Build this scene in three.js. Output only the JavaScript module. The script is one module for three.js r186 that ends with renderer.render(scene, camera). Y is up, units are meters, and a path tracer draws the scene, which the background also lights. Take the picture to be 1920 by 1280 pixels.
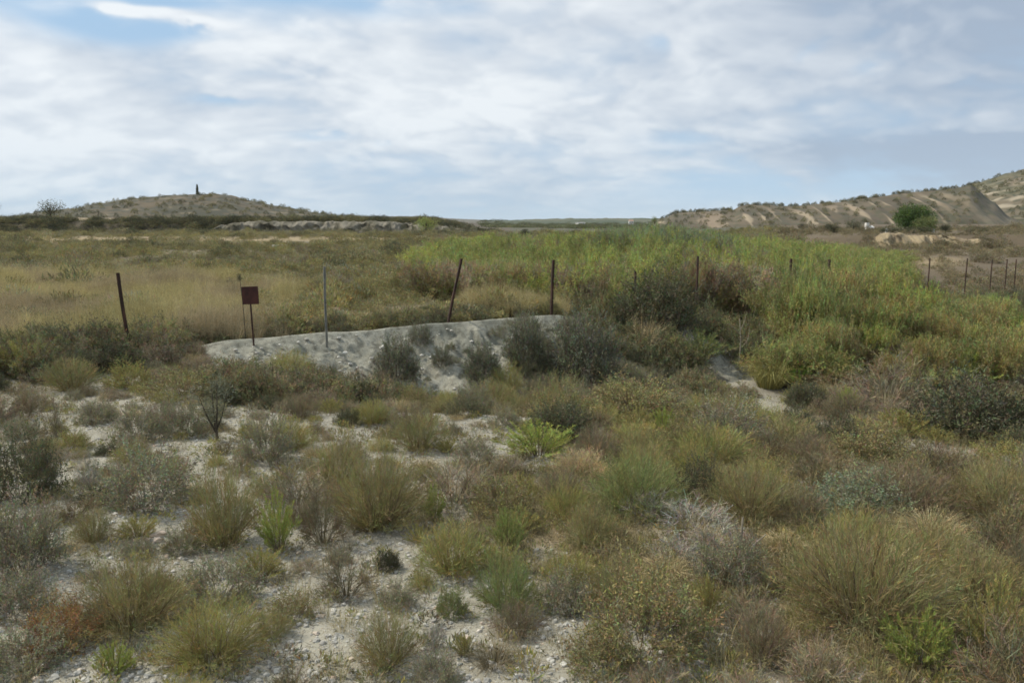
import * as THREE from 'three';
import { mergeGeometries } from 'three/addons/utils/BufferGeometryUtils.js';

// ---------------------------------------------------------------- camera, sky, sun, exposure
const scene = new THREE.Scene();
const EYE = new THREE.Vector3(0, 2.2, 0), PITCH = -8.45 * Math.PI / 180, FOV = 46;
const camera = new THREE.PerspectiveCamera(FOV, 1.5, 0.05, 9000);
camera.position.copy(EYE);
camera.rotation.set(PITCH, 0, 0);
camera.focus = 0.55; camera.userData.fStop = 46;          // a small cheap lens, a little soft everywhere
const renderer = new THREE.WebGLRenderer({ antialias: true });
renderer.toneMapping = THREE.LinearToneMapping;
renderer.toneMappingExposure = 1.07;
renderer.shadowMap.enabled = true;

const SUN_AZ = -66 * Math.PI / 180, SUN_EL = 47 * Math.PI / 180;    // left of the view and a little beyond it
const sun = new THREE.DirectionalLight(new THREE.Color(1, 0.925, 0.80), 4.6);
sun.position.set(Math.sin(SUN_AZ) * Math.cos(SUN_EL) * 60, Math.sin(SUN_EL) * 60, -Math.cos(SUN_AZ) * Math.cos(SUN_EL) * 60 - 14);
sun.target.position.set(0, 0, -14);
sun.castShadow = true; sun.shadow.radius = 4.5;
sun.shadow.mapSize.set(4096, 4096);
Object.assign(sun.shadow.camera, { left: -45, right: 45, top: 45, bottom: -45, near: 1, far: 180 });
scene.add(sun, sun.target);
scene.fog = new THREE.FogExp2(0xdfe8f0, 0.00005);

// ---------------------------------------------------------------- random numbers and noise
function rng(seed) {
  let a = seed >>> 0;
  return () => { a = (a + 0x6d2b79f5) | 0; let t = Math.imul(a ^ (a >>> 15), 1 | a); t = (t + Math.imul(t ^ (t >>> 7), 61 | t)) ^ t; return ((t ^ (t >>> 14)) >>> 0) / 4294967296; };
}
const hash = (x, y) => { let h = Math.imul(x, 374761393) + Math.imul(y, 668265263) | 0; h = Math.imul(h ^ (h >>> 13), 1274126177); return ((h ^ (h >>> 16)) >>> 0) / 4294967296; };
function vn(x, y) {
  const i = Math.floor(x), j = Math.floor(y), u = x - i, v = y - j, a = u * u * (3 - 2 * u), b = v * v * (3 - 2 * v);
  const p = hash(i, j), q = hash(i + 1, j), r = hash(i, j + 1), s = hash(i + 1, j + 1);
  return p + (q - p) * a + (r - p) * b + (p - q - r + s) * a * b;
}
function fbm(x, y, n = 4) { let s = 0, a = 0.5, t = 0; for (let k = 0; k < n; k++) { s += a * vn(x, y); t += a; x = x * 2.03 + 17.1; y = y * 2.03 + 9.7; a *= 0.5; } return s / t; }
const clamp = (x, a = 0, b = 1) => Math.min(b, Math.max(a, x));
const ss = (a, b, x) => { const t = clamp((x - a) / (b - a)); return t * t * (3 - 2 * t); };
const mix = (a, b, t) => a + (b - a) * t;
const mix3 = (a, b, t) => [mix(a[0], b[0], t), mix(a[1], b[1], t), mix(a[2], b[2], t)];
const table = (pts, x) => { if (x <= pts[0][0]) return pts[0][1]; for (let i = 1; i < pts.length; i++) if (x <= pts[i][0]) { const [a, p] = pts[i - 1], [b, q] = pts[i]; const t = (x - a) / (b - a), s = t * t * (3 - 2 * t); return mix(p, q, mix(t, s, 0.5)); } return pts[pts.length - 1][1]; };

// ---------------------------------------------------------------- sky: blue air under a broken veil of high cloud
{
  const W = 4096, H = 2048, data = new Float32Array(W * H * 4);
  // where the veil is torn or thick: [azimuth, elevation, width, height, cover, grey], degrees right of straight ahead
  const G = [[-31, 13.2, 4.8, 1.4, -.55, 0], [-22.5, 13.6, 3.6, .5, -.75, .1], [-27, 12, 3, .6, -.45, 0], [-25.5, 11.2, 3.6, .75, -.5, 0], [-22, 11.7, 2, .5, -.4, 0], [-15, 14.4, 5, .8, -.45, 0], [-9, 13.9, 2.5, .7, -.25, 0],
    [-3.5, 14, 2, .5, -.2, 0], [-20, 7.6, 2, .28, -.35, 0], [-13.8, 5.6, 2, .25, -.35, 0], [-8.5, 5.4, 1, .25, -.3, 0], [10, 11.7, 1.4, .7, -.35, 0], [19.5, 10.6, .9, .5, -.3, 0], [23, 9.6, 1, .5, -.25, 0], [12, 5.5, 2.5, .4, -.25, .1],
    [16, 2.2, 9, 1.1, -.45, .1], [28, 3, 9, 1.8, .25, .75], [31, 4.6, 4.5, .6, .3, .7], [20, 4.6, 6, .8, .1, .4], [34, 13, 12, 5, .15, .4], [18, 15, 12, 3, .2, .2], [38, 9, 9, 4, .1, .35],
    [-6, 8.5, 13, 3.5, .4, -.35], [-31, 9, 5, 1, .4, -.2], [-24, 12.75, 1.9, .28, 1.5, -.7], [-20.8, 12.35, 1.7, .22, 1.4, -.7], [-28, 4, 9, 2.5, .15, -.15], [-16, 10.8, 4, .9, .35, -.3]];
  const zen = [0.27, 0.46, 0.72], hor = [0.50, 0.65, 0.77];
  for (let j = 0; j < H; j++) {
    const el = ((j + 0.5) / H - 0.5) * 180, sy = Math.sin(el * Math.PI / 180), cy = Math.cos(el * Math.PI / 180);
    for (let i = 0; i < W; i++) {
      const o = (j * W + i) * 4;
      let c;
      if (el < -1.5) c = [0.42, 0.44, 0.44];
      else {
        const ph = ((i + 0.5) / W - 0.5) * 2 * Math.PI, dx = cy * Math.cos(ph), dz = cy * Math.sin(ph), az = Math.atan2(dx, -dz) * 180 / Math.PI;
        const up = Math.max(sy, 0), k = 1 / (up + 0.3), px = dx * k, pz = dz * k;
        const w1 = fbm(px * 0.5 + 3.3, pz * 0.5 + 8.1, 3) - 0.5, big = fbm(px * 1.0 + w1 * 1.6 + 5, pz * 1.0 - w1 + 11, 4) - 0.5;
        const mid = fbm(px * 3.6 + w1 * 3, pz * 4 + 31, 4) - 0.5, fine = fbm(px * 12 + mid * 2.5 + 7, pz * 14 + w1 * 5 + 3, 4) - 0.5;
        let cover = 0.76 + big * 1.0 + mid * 0.62 + fine * 0.4, grey = 0.33 + 0.12 * ss(2, 26, az) * ss(70, 45, az) - big * 0.4 + (fbm(px * 0.8 + 40, pz * 0.9 + 2, 4) - 0.5) * 1.5 - mid * .4 - fine * 0.75;
        const wa = az + mid * 3.5 + fine * 1.6, we = el + mid * 0.9 + fine * 0.7;
        for (const [a, e, sa, se, cv, gr] of G) { const q = ((wa - a) / sa) ** 2 + ((we - e) / se) ** 2; if (q < 9) { const g = Math.exp(-q); cover += cv * g; grey += gr * g; } }
        const air = mix3(hor, zen, Math.pow(clamp(up * 1.15), 0.42));
        const op = ss(0.16, 0.92, cover) * 0.93, low = Math.exp(-Math.max(el, 0) / 3.2);
        const cl = mix3([0.84, 0.875, 0.90], [0.36, 0.435, 0.545], clamp(grey));
        c = mix3(air, cl, op * (1 - 0.35 * low));
        const d = dx * Math.sin(SUN_AZ) * Math.cos(SUN_EL) + sy * Math.sin(SUN_EL) - dz * Math.cos(SUN_AZ) * Math.cos(SUN_EL);
        const glow = 1 + 0.5 * Math.exp((d - 1) * 9);       // the veil glows round the sun
        c = [c[0] * glow, c[1] * glow, c[2] * glow];
        c = mix3(c, [0.54, 0.65, 0.73], 0.5 * low);
      }
      data[o] = c[0]; data[o + 1] = c[1]; data[o + 2] = c[2]; data[o + 3] = 1;
    }
  }
  const t = new THREE.DataTexture(data, W, H, THREE.RGBAFormat, THREE.FloatType);
  t.mapping = THREE.EquirectangularReflectionMapping; t.minFilter = t.magFilter = THREE.LinearFilter; t.wrapS = THREE.RepeatWrapping; t.needsUpdate = true;
  scene.background = t; scene.environment = t;
}

// ---------------------------------------------------------------- names, labels
const used = new Map();
function numbered(n) { const k = used.get(n) ?? 0; used.set(n, k + 1); return k ? n + '_' + String(k).padStart(3, '0') : n; }
function tag(o, label, category, group, kind) { o.userData = {}; if (label) o.userData.label = label; if (category) o.userData.category = category; if (group) o.userData.group = group; if (kind) o.userData.kind = kind; return o; }
function mesh(name, g, m, parent) { const o = new THREE.Mesh(g, m); o.name = parent === scene ? numbered(name) : name; o.castShadow = o.receiveShadow = true; parent.add(o); return o; }
function thing(name, x, y, z, turn = 0) { const o = new THREE.Group(); o.name = numbered(name); o.position.set(x, y, z); o.rotation.y = turn; scene.add(o); return o; }
function copy(src, name) { const o = src.clone(); o.name = numbered(name); scene.add(o); return o; }

// ---------------------------------------------------------------- the lie of the land; d = metres ahead of the camera (-z)
const CX = 0.842, CD = 0.54;                                         // direction of the mound and the fence
const along = (x, d) => (x + 5.5) * CX + (d - 14.75) * CD, before = (x, d) => (x + 5.5) * CD - (d - 14.75) * CX;
const ditch = (t) => table([[-8, -0.1], [-1, -0.22], [0.5, -0.45], [3, -1.2], [8, -1.4], [12, -1.35], [20, -1.25]], t);
const crest = (t) => table([[-2, -0.06], [0, 0], [6, 0.02], [7.9, 0.02], [9.4, -0.55], [10.9, -0.22], [11.7, -0.35], [13.2, -1.0], [16, -1.05]], t);
function land(x, d) {
  const t = along(x, d), s = before(x, d);
  // the near side: level on the left, falling to the gully on the right
  let near = 0.26 - 0.042 * Math.min(d, 13) - 0.16 * Math.max(0, Math.min(d, 14.5) - 9.8) * ss(-5, -2.2, x) - 0.085 * Math.max(0, x + 0.6) * ss(5, 13, d);
  near = Math.max(near, -1.35) + 0.16 * (fbm(x * 0.55 + 4, d * 0.55, 3) - 0.5) + 0.05 * (fbm(x * 2.3, d * 2.3 + 8, 3) - 0.5);
  if (d < 1) near = 0.26;
  const dt = ditch(t), cr = crest(t);
  let y = mix(dt, near, ss(2.2, 5.2, s));
  const face = clamp(s / table([[-2, 2.2], [4, 2.6], [9, 3.2]], t));
  if (s < 3.4) y = mix(y, mix(cr, dt, Math.pow(face, 0.85)), 1 - ss(2.2, 3.4, s));
  // behind the crest: the plain; the gully goes on to the right
  if (s < 0) {
    const p = mix(-0.15, -1.0, ss(8.4, 12, t) * (1 - ss(2, 16, -s))) - 0.4 * ss(6, 16, x) * ss(20, 30, d) + 0.22 * (fbm(x * 0.16, d * 0.16 + 5, 3) - 0.5);
    y = mix(y, p, ss(0, 0.35, -s));
  }
  if (d > 60) {
    const b = x / d;
    // scarp and terrace on the left
    const w = 1 - ss(-0.11, -0.02, b);
    y += w * (2.3 * ss(153, 156.5, d) + 0.011 * clamp(d - 152, 0, 260));
    // terrace behind the sandy bank on the right
    const r = ss(0.28, 0.42, b);
    y += r * (1.25 * ss(84.5, 87.5, d) + 0.004 * clamp(d - 90, 0, 250)) + ss(0.2, 0.3, b) * (1 - r) * 1.2 * ss(80, 130, d);
    y += 0.5 * (fbm(x * 0.02, d * 0.02, 3) - 0.5) * ss(60, 120, d);
    if (d > 700) y -= 0.0004 * (d - 700) * ss(700, 1200, d) * 1.5;
  }
  return y;
}
// how far the sheet of ground lies under the mound
const sink = (x, d) => { const t = along(x, d), s = before(x, d); return 0.35 * ss(-0.4, 0.1, s) * (1 - ss(2.4, 3.1, s)) * ss(-0.4, 0.2, t) * (1 - ss(12.4, 13.2, t)); };
// a line of sight to the land, in pixels of a 1920 x 1280 picture
const FPX = 640 / Math.tan(FOV * Math.PI / 360);
function sight(px, py) { const v = new THREE.Vector3((px - 960) / FPX, (640 - py) / FPX, -1); return v.applyEuler(camera.rotation).normalize(); }
function ground(px, py, most = 400) {
  const v = sight(px, py); let a = 1, b = 1;
  for (; b < most; a = b, b *= 1.012) if (EYE.y + v.y * b < land(v.x * b, -v.z * b)) break;
  for (let k = 0; k < 18; k++) { const m = (a + b) / 2; if (EYE.y + v.y * m < land(v.x * m, -v.z * m)) b = m; else a = m; }
  return { x: v.x * b, d: -v.z * b, y: EYE.y + v.y * b, r: b };
}
const rise = (py, d) => EYE.y + Math.tan(PITCH + Math.atan((640 - py) / FPX)) * d;

// ---------------------------------------------------------------- soil
function soilTexture(seed, size, dark, lightC, warm, litter) {
  const r = rng(seed), N = size, h = new Float32Array(N * N), col = new Float32Array(N * N * 3);
  const wrap = (a) => ((a % N) + N) % N;
  for (let j = 0; j < N; j++) for (let i = 0; i < N; i++) {
    const u = i / N, v = j / N, cu = Math.cos(u * 6.2832), su = Math.sin(u * 6.2832), cv = Math.cos(v * 6.2832), sv = Math.sin(v * 6.2832);
    const n = fbm(cu * 2.2 + cv * 2.7 + 9, su * 2.2 + sv * 2.7 + 3, 5), g = hash(i + seed * 7, j);
    h[j * N + i] = 0.3 + 0.25 * n + 0.08 * g;
    const c = mix3(dark, lightC, clamp(0.45 + (n - 0.5) * 1.1 + (g - 0.5) * 0.3));
    col.set(c, (j * N + i) * 3);
  }
  for (let k = 0; k < size * 7; k++) {                      // pebbles of all sizes, each its own stone colour
    const cx = r() * N, cy = r() * N, ra = (1.1 + 5.5 * Math.pow(r(), 6)) * N / 1024 * 1.3, el = 0.6 + 0.4 * r(), an = r() * 3.14, ca = Math.cos(an), sa = Math.sin(an);
    const tone = 0.75 + 0.5 * r(), c = mix3(lightC, warm, r() * r() * 0.9).map((x) => x * tone), R = Math.ceil(ra);
    for (let y = -R; y <= R; y++) for (let x = -R; x <= R; x++) {
      const p = (x * ca + y * sa) / ra, q = (-x * sa + y * ca) / (ra * el), m = p * p + q * q;
      if (m < 1) { const o = wrap(Math.floor(cy + y)) * N + wrap(Math.floor(cx + x)), hh = 0.45 + 0.5 * Math.sqrt(1 - m) * Math.min(1, ra / 7 + 0.35); if (hh > h[o]) { h[o] = hh; col.set(c, o * 3); } }
    }
  }
  for (let k = 0; k < litter; k++) {                        // straws and twiglets lying on it
    let x = r() * N, y = r() * N; const a = r() * 6.28, len = (8 + 26 * r()) * N / 1024, c = r() < 0.5 ? [0.12, 0.09, 0.06] : [0.33, 0.26, 0.15];
    for (let q = 0; q < len; q++) { x += Math.cos(a); y += Math.sin(a); const o = wrap(Math.floor(y)) * N + wrap(Math.floor(x)); col.set(c, o * 3); h[o] = Math.max(h[o], 0.75); }
  }
  const sr = (x) => { x = clamp(x); return 255 * (x <= 0.0031308 ? 12.92 * x : 1.055 * Math.pow(x, 1 / 2.4) - 0.055); };
  const a = new Uint8Array(N * N * 4), b = new Uint8Array(N * N * 4);
  for (let k = 0; k < N * N; k++) { for (let c = 0; c < 3; c++) { a[k * 4 + c] = sr(col[k * 3 + c]); b[k * 4 + c] = 255 * clamp(h[k]); } a[k * 4 + 3] = b[k * 4 + 3] = 255; }
  const mk = (d, srgb) => { const t = new THREE.DataTexture(d, N, N); t.wrapS = t.wrapT = THREE.RepeatWrapping; t.magFilter = THREE.LinearFilter; t.minFilter = THREE.LinearMipmapLinearFilter; t.generateMipmaps = true; if (srgb) t.colorSpace = THREE.SRGBColorSpace; t.needsUpdate = true; return t; };
  return [mk(a, true), mk(b, false)];
}
const [soilMap, soilBump] = soilTexture(5, 1024, [0.56, 0.53, 0.47], [0.95, 0.93, 0.88], [0.9, 0.76, 0.6], 5200);
const soilMat = new THREE.MeshStandardMaterial({ vertexColors: true, map: soilMap, bumpMap: soilBump, bumpScale: 0.007, roughness: 1 });

// what covers the land where: pale stony soil, brown earth with litter, straw
const HEAP = ground(1280, 1020);
const track = [[1372, 712], [1400, 735], [1500, 790], [1570, 812], [1660, 838], [1760, 850], [1900, 868]].map(([x, y]) => ground(x, y));
function nearTrack(x, d) { let m = 9; for (let k = 1; k < track.length; k++) { const a = track[k - 1], b = track[k], ux = b.x - a.x, ud = b.d - a.d, t = clamp(((x - a.x) * ux + (d - a.d) * ud) / (ux * ux + ud * ud)); m = Math.min(m, Math.hypot(x - a.x - ux * t, d - a.d - ud * t)); } return m; }
function paleness(x, d) {
  if (d > 26) return 0;
  const n = fbm(x * 0.9 + 2, d * 0.9 + 7, 4) - 0.5;
  let z = mix(1.25, 0.12, ss(-3.4, 1.4, x - 0.1 * (d - 4))) * (1 - ss(mix(11.6, 9.6, ss(-5, -3, x)), mix(13.4, 11, ss(-5, -3, x)), d)) + 0.5 * Math.exp(-(((x - 0.15) / 0.9) ** 2) - ((d - 3.6) / 0.9) ** 2);
  z = Math.max(z, 0.7 * (1 - ss(0.35, 1.1, nearTrack(x, d) + n * 2.2)));
  return ss(0.22, 0.62, z + n * 1.1);
}
const PALE = [0.335, 0.325, 0.275], EARTH = [0.135, 0.108, 0.07], OLIVE = [0.15, 0.14, 0.075], STRAW = [0.35, 0.275, 0.155], BROWN = [0.125, 0.094, 0.055];
function soil(x, d) {
  const lit = Math.exp(-(((x - HEAP.x) / 1.3) ** 2) - ((d - HEAP.d) / 1.2) ** 2) + .25 * ss(.5, .62, fbm(x * .6 + 70, d * .6, 3)) * ss(-1.5, 1, x);
  let c = mix3(mix3(EARTH, STRAW, clamp(lit) * .75), PALE, paleness(x, d));
  const n = fbm(x * 0.12 + 3, d * 0.05 + 1, 4) - 0.5, b = x / Math.max(d, 1);
  if (before(x, d) < 0.2) {
    let p = mix3(OLIVE, EARTH, ss(0.35, 0.65, fbm(x * 0.4, d * 0.25, 3)));
    p = mix3(p, STRAW, ss(26, 15, d) * ss(0.5, -3, x) * 0.7 + ss(-0.12, 0.1, n) * 0.5 * ss(35, 60, d));
    p = b < 0 ? mix3(p, [.10, .082, .05], ss(140, 148, d)) : b < .3 ? mix3(p, [.085, .085, .045], ss(100, 170, d)) : p;
    if (b < -0.02) p = mix3(p, STRAW, ss(88, 96, d + n * 30) * (1 - ss(118, 132, d + n * 20)) * 0.85 + ss(156, 165, d) * (1 - ss(230, 280, d)) * ss(-0.62, -0.55, b) * (1 - ss(-0.42, -0.36, b)) * 0.8);
    if (b > 0.3) { p = mix3(p, BROWN, ss(34, 46, d) * 0.9); p = mix3(p, STRAW, ss(0.40, 0.46, b) * (1 - ss(0.53, 0.58, b)) * Math.exp(-(((d - 56 + n * 10) / 5) ** 2)) * 0.8); }
    c = mix3(c, p, ss(0.2, -0.1, before(x, d)));
  }
  return c;
}

// one sheet from under the camera to the horizon
{
  const A = [], R = [];
  for (let a = -180; a < 180 - 1e-6;) { A.push(a * Math.PI / 180); a += Math.abs(a) < 42 ? 0.28 : Math.abs(a) < 70 ? 1.5 : 6; }
  for (let r = 0.4; r < 6500; r *= r < 40 ? 1.013 : 1.025) R.push(r);
  const nA = A.length, P = [], C = [], U = [], I = [];
  const put = (x, d) => { P.push(x, land(x, d) - sink(x, d), -d); C.push(...soil(x, d)); U.push(x / 1.6, d / 1.6); };
  put(0, 0);
  for (const r of R) for (const a of A) put(Math.sin(a) * r, Math.cos(a) * r);
  for (let k = 0; k < nA; k++) { const n = (k + 1) % nA; I.push(0, 1 + n, 1 + k); for (let j = 1; j < R.length; j++) { const a = 1 + (j - 1) * nA, b = a + nA; I.push(a + k, a + n, b + k, a + n, b + n, b + k); } }
  const g = new THREE.BufferGeometry();
  g.setAttribute('position', new THREE.Float32BufferAttribute(P, 3)); g.setAttribute('color', new THREE.Float32BufferAttribute(C, 3)); g.setAttribute('uv', new THREE.Float32BufferAttribute(U, 2)); g.setIndex(I);
  g.computeVertexNormals();
  tag(mesh('ground', g, soilMat, scene), 'dry stony ground with pale soil patches running to the horizon', 'ground', null, 'structure');
}
// a sheet given by f(u, v) -> [x, y, d, colour]
function sheet(nu, nv, f, uvScale = 1.6) {
  const P = [], C = [], U = [], I = [];
  for (let j = 0; j <= nv; j++) for (let i = 0; i <= nu; i++) { const [x, y, d, c] = f(i / nu, j / nv); P.push(x, y, -d); C.push(...c); U.push(x / uvScale, (d + y) / uvScale); }
  for (let j = 0; j < nv; j++) for (let i = 0; i < nu; i++) { const a = j * (nu + 1) + i, b = a + nu + 1; I.push(a, a + 1, b, a + 1, b + 1, b); }
  const g = new THREE.BufferGeometry();
  g.setAttribute('position', new THREE.Float32BufferAttribute(P, 3)); g.setAttribute('color', new THREE.Float32BufferAttribute(C, 3)); g.setAttribute('uv', new THREE.Float32BufferAttribute(U, 2)); g.setIndex(I);
  g.computeVertexNormals();
  return g;
}
// the pale spoil mound along the fence, from just behind its crest down to the ditch
{
  const g = sheet(260, 110, (u, v) => {
    const t = mix(-0.5, 13.5, u), s = mix(-0.7, 3.5, v), x = -5.5 + t * CX + s * CD, d = 14.75 + t * CD - s * CX;
    const dt = ditch(t), cr = crest(t), w = table([[-2, 2.2], [4, 2.6], [9, 3.2]], t);
    const gul = fbm(t * 1.5 + s * 0.35, s * 0.5 + 4, 4) - 0.5, lump = fbm(t * 3.5, s * 3.5 + 9, 4) - 0.5;
    let y = s < 0 ? cr - 0.35 * s * s * 2 : mix(cr, dt, Math.pow(clamp(s / w), 0.85));
    const rill = Math.pow(1 - Math.abs(2 * fbm(t * 2.6 + s * .5 + 30, s * .6, 3) - 1), 8);
    y += (gul * 0.34 - rill * 0.05 + lump * 0.15 + 0.09 * (fbm(t * 9, s * 9, 3) - 0.5)) * ss(-0.1, 0.5, s) + 0.07 * (fbm(t * 1.1, 3, 4) - 0.5);
    const edge = Math.min(ss(-0.5, 0.3, t), 1 - ss(12.4, 13.5, t), 1 - ss(2.7, 3.5, s), ss(-0.7, -0.45, s));
    y = mix(land(x, d) - 0.05, y, edge);
    const n = fbm(t * 2.2 + 7, s * 1.6, 4), sp = fbm(t * 13 + 3, s * 13, 4), c = mix3(mix3([0.255, 0.262, 0.222], [0.36, 0.362, 0.312], ss(0.35, 0.65, n)), [0.13, 0.13, 0.105], ss(0.56, 0.68, sp) * 0.75);
    return [x, y, d, mix3(c, EARTH, 0.5 * ss(0.6, 0.75, fbm(t * 1.3 + 20, s * 1.1, 4)) * ss(2.6, 3.4, s) + ss(7.8, 9.2, t) * (1 - Math.exp(-(((t - 11) / .75) ** 2))) * 0.85)];
  });
  tag(mesh('mound', g, soilMat, scene), 'pale grey spoil mound with a sharp crest along the old fence', 'mound', null, 'structure');
}
const moundTop = (x, d) => land(x, d);

// ---------------------------------------------------------------- far land
const farMat = new THREE.MeshStandardMaterial({ vertexColors: true, roughness: 1 });
const SCRUB = [0.115, 0.10, 0.055], SOILF = [0.30, 0.235, 0.155];
function ridge(name, label, px0, px1, d0, front, back, skyline, o) {
  const nu = o.nu ?? 260, nv = o.nv ?? 70;
  const f = (u, v) => {
    const px = mix(px0, px1, u), w = mix(-front, back, v), d = d0 + w, x = (px - 960) / FPX * (d0 + (o.fan ?? 1) * w);
    const top = rise(table(skyline, px), d0), base = land(x, d) - 1.2, k = w < 0 ? 1 + w / front : 1 - w / back;
    let prof = w < 0 ? Math.pow(clamp(k), o.pow ?? 1) : ss(0, 1, k), y = base + (top - base) * prof;
    const rel = o.relief(x, d, k, w);
    y += rel * Math.max(0.02, top - base) * Math.sin(Math.PI * Math.min(0.98, clamp(k))) + (fbm(x * 0.25, d * 0.25, 3) - 0.5) * (o.rough ?? 0.8) * Math.min(1, k * 3);
    return [x, y, d, o.color(x, d, k, rel, px)];
  };
  const m = tag(mesh(name, sheet(nu, nv, f), farMat, scene), label, 'hill', null, 'structure');
  m.userData.f = undefined; delete m.userData.f;
  return f;
}
const leftHill = ridge('hill', 'low olive brown hill with scrub on the left horizon', 10, 770, 350, 60, 90,
  [[10, 416], [40, 408], [80, 398], [150, 390], [200, 380], [255, 372], [330, 366], [410, 363], [440, 366], [470, 375], [540, 388], [600, 399], [650, 405], [720, 410], [770, 414]],
  { pow: 0.8, relief: (x, d) => 0.2 * (fbm(x * 0.04, d * 0.04, 4) - 0.5), color: (x, d, k) => { const n = fbm(x * 0.06 + 3, d * 0.09, 5), m = fbm(x * 0.3, d * 0.45 + 9, 3); let c = mix3([0.046, 0.040, 0.016], [0.078, 0.057, 0.027], ss(0.35, 0.65, n)); c = mix3(c, [0.026, 0.028, 0.014], ss(0.42, 0.56, m) * 0.85); return mix3(c, [0.17, 0.135, 0.08], ss(0.66, 0.8, fbm(x * 0.1 + 60, d * 0.3, 4))); } });
const gully = (x, d) => { const c = x - 0.14 * (d - 330), a = fbm(c * 0.016 + 2, 4.5, 3) * 52; const p = (c + a + 12 * (fbm(c * 0.08, d * 0.02 + 6, 3) - 0.5)) * 0.12; return Math.abs(((p % 1) + 1) % 1 - 0.5) * 2; };
const badlands = ridge('eroded_hillside', 'eroded brown hillside with pale spurs on the right', 1222, 1990, 330, 46, 60,
  [[1222, 414], [1240, 409], [1268, 398], [1370, 393], [1384, 385], [1400, 383], [1480, 386], [1540, 381], [1560, 379], [1620, 370], [1700, 360], [1780, 352], [1806, 346], [1850, 378], [1885, 408], [1920, 420], [1990, 426]],
  { nu: 460, nv: 130, pow: 0.8, rough: 0.25, relief: (x, d, k) => { const g = gully(x, d); return (g - 0.5) * 0.07 * (1 - 0.5 * k) + 0.08 * (fbm(x * 0.08, d * 0.05, 3) - 0.5); },
    color: (x, d, k, rel, px) => { const g = gully(x, d), n = fbm(x * 0.1 + 4, d * 0.06, 4), m = fbm(x * 0.45, d * 0.5, 3); const bare = 0.85 * ss(0.72, 1.0, g + (n - 0.5) * 1.5) * (1 - 0.9 * ss(0.62, 0.95, k)) * (1 - 0.75 * ss(1730, 1790, px));
      let c = mix3([0.07, 0.055, 0.033], [0.112, 0.087, 0.053], ss(0.3, 0.7, n)); c = mix3(c, [0.058, 0.056, 0.03], ss(0.46, 0.62, m) * 0.75 + 0.25 * ss(1700, 1760, px)); return mix3(c, mix3([0.28, 0.225, 0.148], [0.205, 0.155, 0.102], ss(0.4, 0.6, vn(x * 0.05, d * 0.05 + 3))), bare); } });
const rightHill = ridge('hill', 'higher olive hill with pale outcrops at the right edge', 1690, 2350, 430, 95, 120,
  [[1690, 424], [1740, 390], [1790, 350], [1822, 341], [1836, 336], [1870, 325], [1920, 312], [1990, 290], [2100, 262], [2350, 240]],
  { pow: 0.85, nv: 110, relief: (x, d) => 0.22 * (fbm(x * 0.05, d * 0.04, 4) - 0.5), color: (x, d, k) => { const n = fbm(x * 0.08 + 13, d * 0.08, 4), m = fbm(x * 0.3, d * 0.4 + 5, 3), o = fbm(x * 0.06 + d * 0.03, d * 0.16 + 50, 4); let c = mix3([0.085, 0.078, 0.038], [0.125, 0.10, 0.062], ss(0.35, 0.65, n)); c = mix3(c, [0.04, 0.044, 0.022], ss(0.55, 0.66, m) * 0.85); return mix3(c, [0.28, 0.235, 0.165], ss(0.5, 0.62, o) * (1 - ss(.5, .9, k) * .85)); } });
ridge('wooded_ridge', 'dark green wooded ridge on the far centre horizon', 900, 1330, 760, 150, 120,
  [[900, 417], [960, 412.5], [1030, 410], [1120, 409], [1230, 409], [1290, 407], [1330, 407]], { nu: 120, nv: 30, relief: () => 0, rough: 1.6, color: (x, d) => mix3([0.045, 0.06, 0.032], [0.08, 0.085, 0.05], ss(0.4, 0.6, fbm(x * 0.05, d * 0.03, 3))) });
ridge('hill', 'tiny low hills far away in the centre of the horizon', 700, 940, 3200, 500, 400,
  [[700, 414.5], [770, 410.5], [830, 408.5], [850, 409.5], [872, 410.5], [900, 411.5], [918, 415], [940, 418]], { nu: 90, nv: 24, relief: (x, d) => 0.3 * (fbm(x * 0.004, d * 0.004, 3) - 0.5), color: (x, d) => mix3([0.055, 0.05, 0.027], [0.10, 0.082, 0.048], fbm(x * .01, d * .01, 3)) });
// eroded banks: a face with hollows, given by its foot and its top
function bank(name, label, px0, px1, dFoot, depth, topOf, seed, cA, cB, nu = 220) {
  const g = sheet(nu, 34, (u, v) => {
    const px = mix(px0, px1, u), cut = 1.3 * (fbm(px * 0.035 + seed + v * 0.8, v * 1.6, 4) - 0.5) * depth, d = dFoot + depth * v * 1.25 + cut * (1 - Math.abs(2 * v - 1)) - 0.3, x = (px - 960) / FPX * dFoot;
    const e = Math.min(ss(0, 0.05, u), 1 - ss(0.95, 1, u)), foot = land(x, d) - 0.3, top = topOf(px) * e, f = v < 0.8 ? ss(0, 0.8, v) : 1 - 2.5 * (v - 0.8);
    const n = fbm(px * 0.12 + seed * 3, v * 3.5, 4);
    return [x, mix(foot, Math.max(foot, land(x, dFoot - 0.6) + top), f) + 0.5 * depth * 0.4 * (n - 0.5) * Math.sin(Math.PI * v) * e, d, mix3(cA, cB, ss(0.35, 0.65, fbm(px * 0.07 + seed, v * 2.2 + 3, 4)))];
  });
  return tag(mesh(name, g, soilMat, scene), label, 'bank', null, 'structure');
}
bank('sandy_bank', 'cream sandy bank with dark hollows beside the brown field', 1632, 1882, 84, 2.6, (px) => (1.25 + 0.7 * (fbm(px * 0.022, 7, 3) - 0.5)) * ss(1630, 1665, px) * (1 - 0.55 * ss(1800, 1885, px)), 3, [0.40, 0.33, 0.215], [0.27, 0.215, 0.14]);
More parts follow.
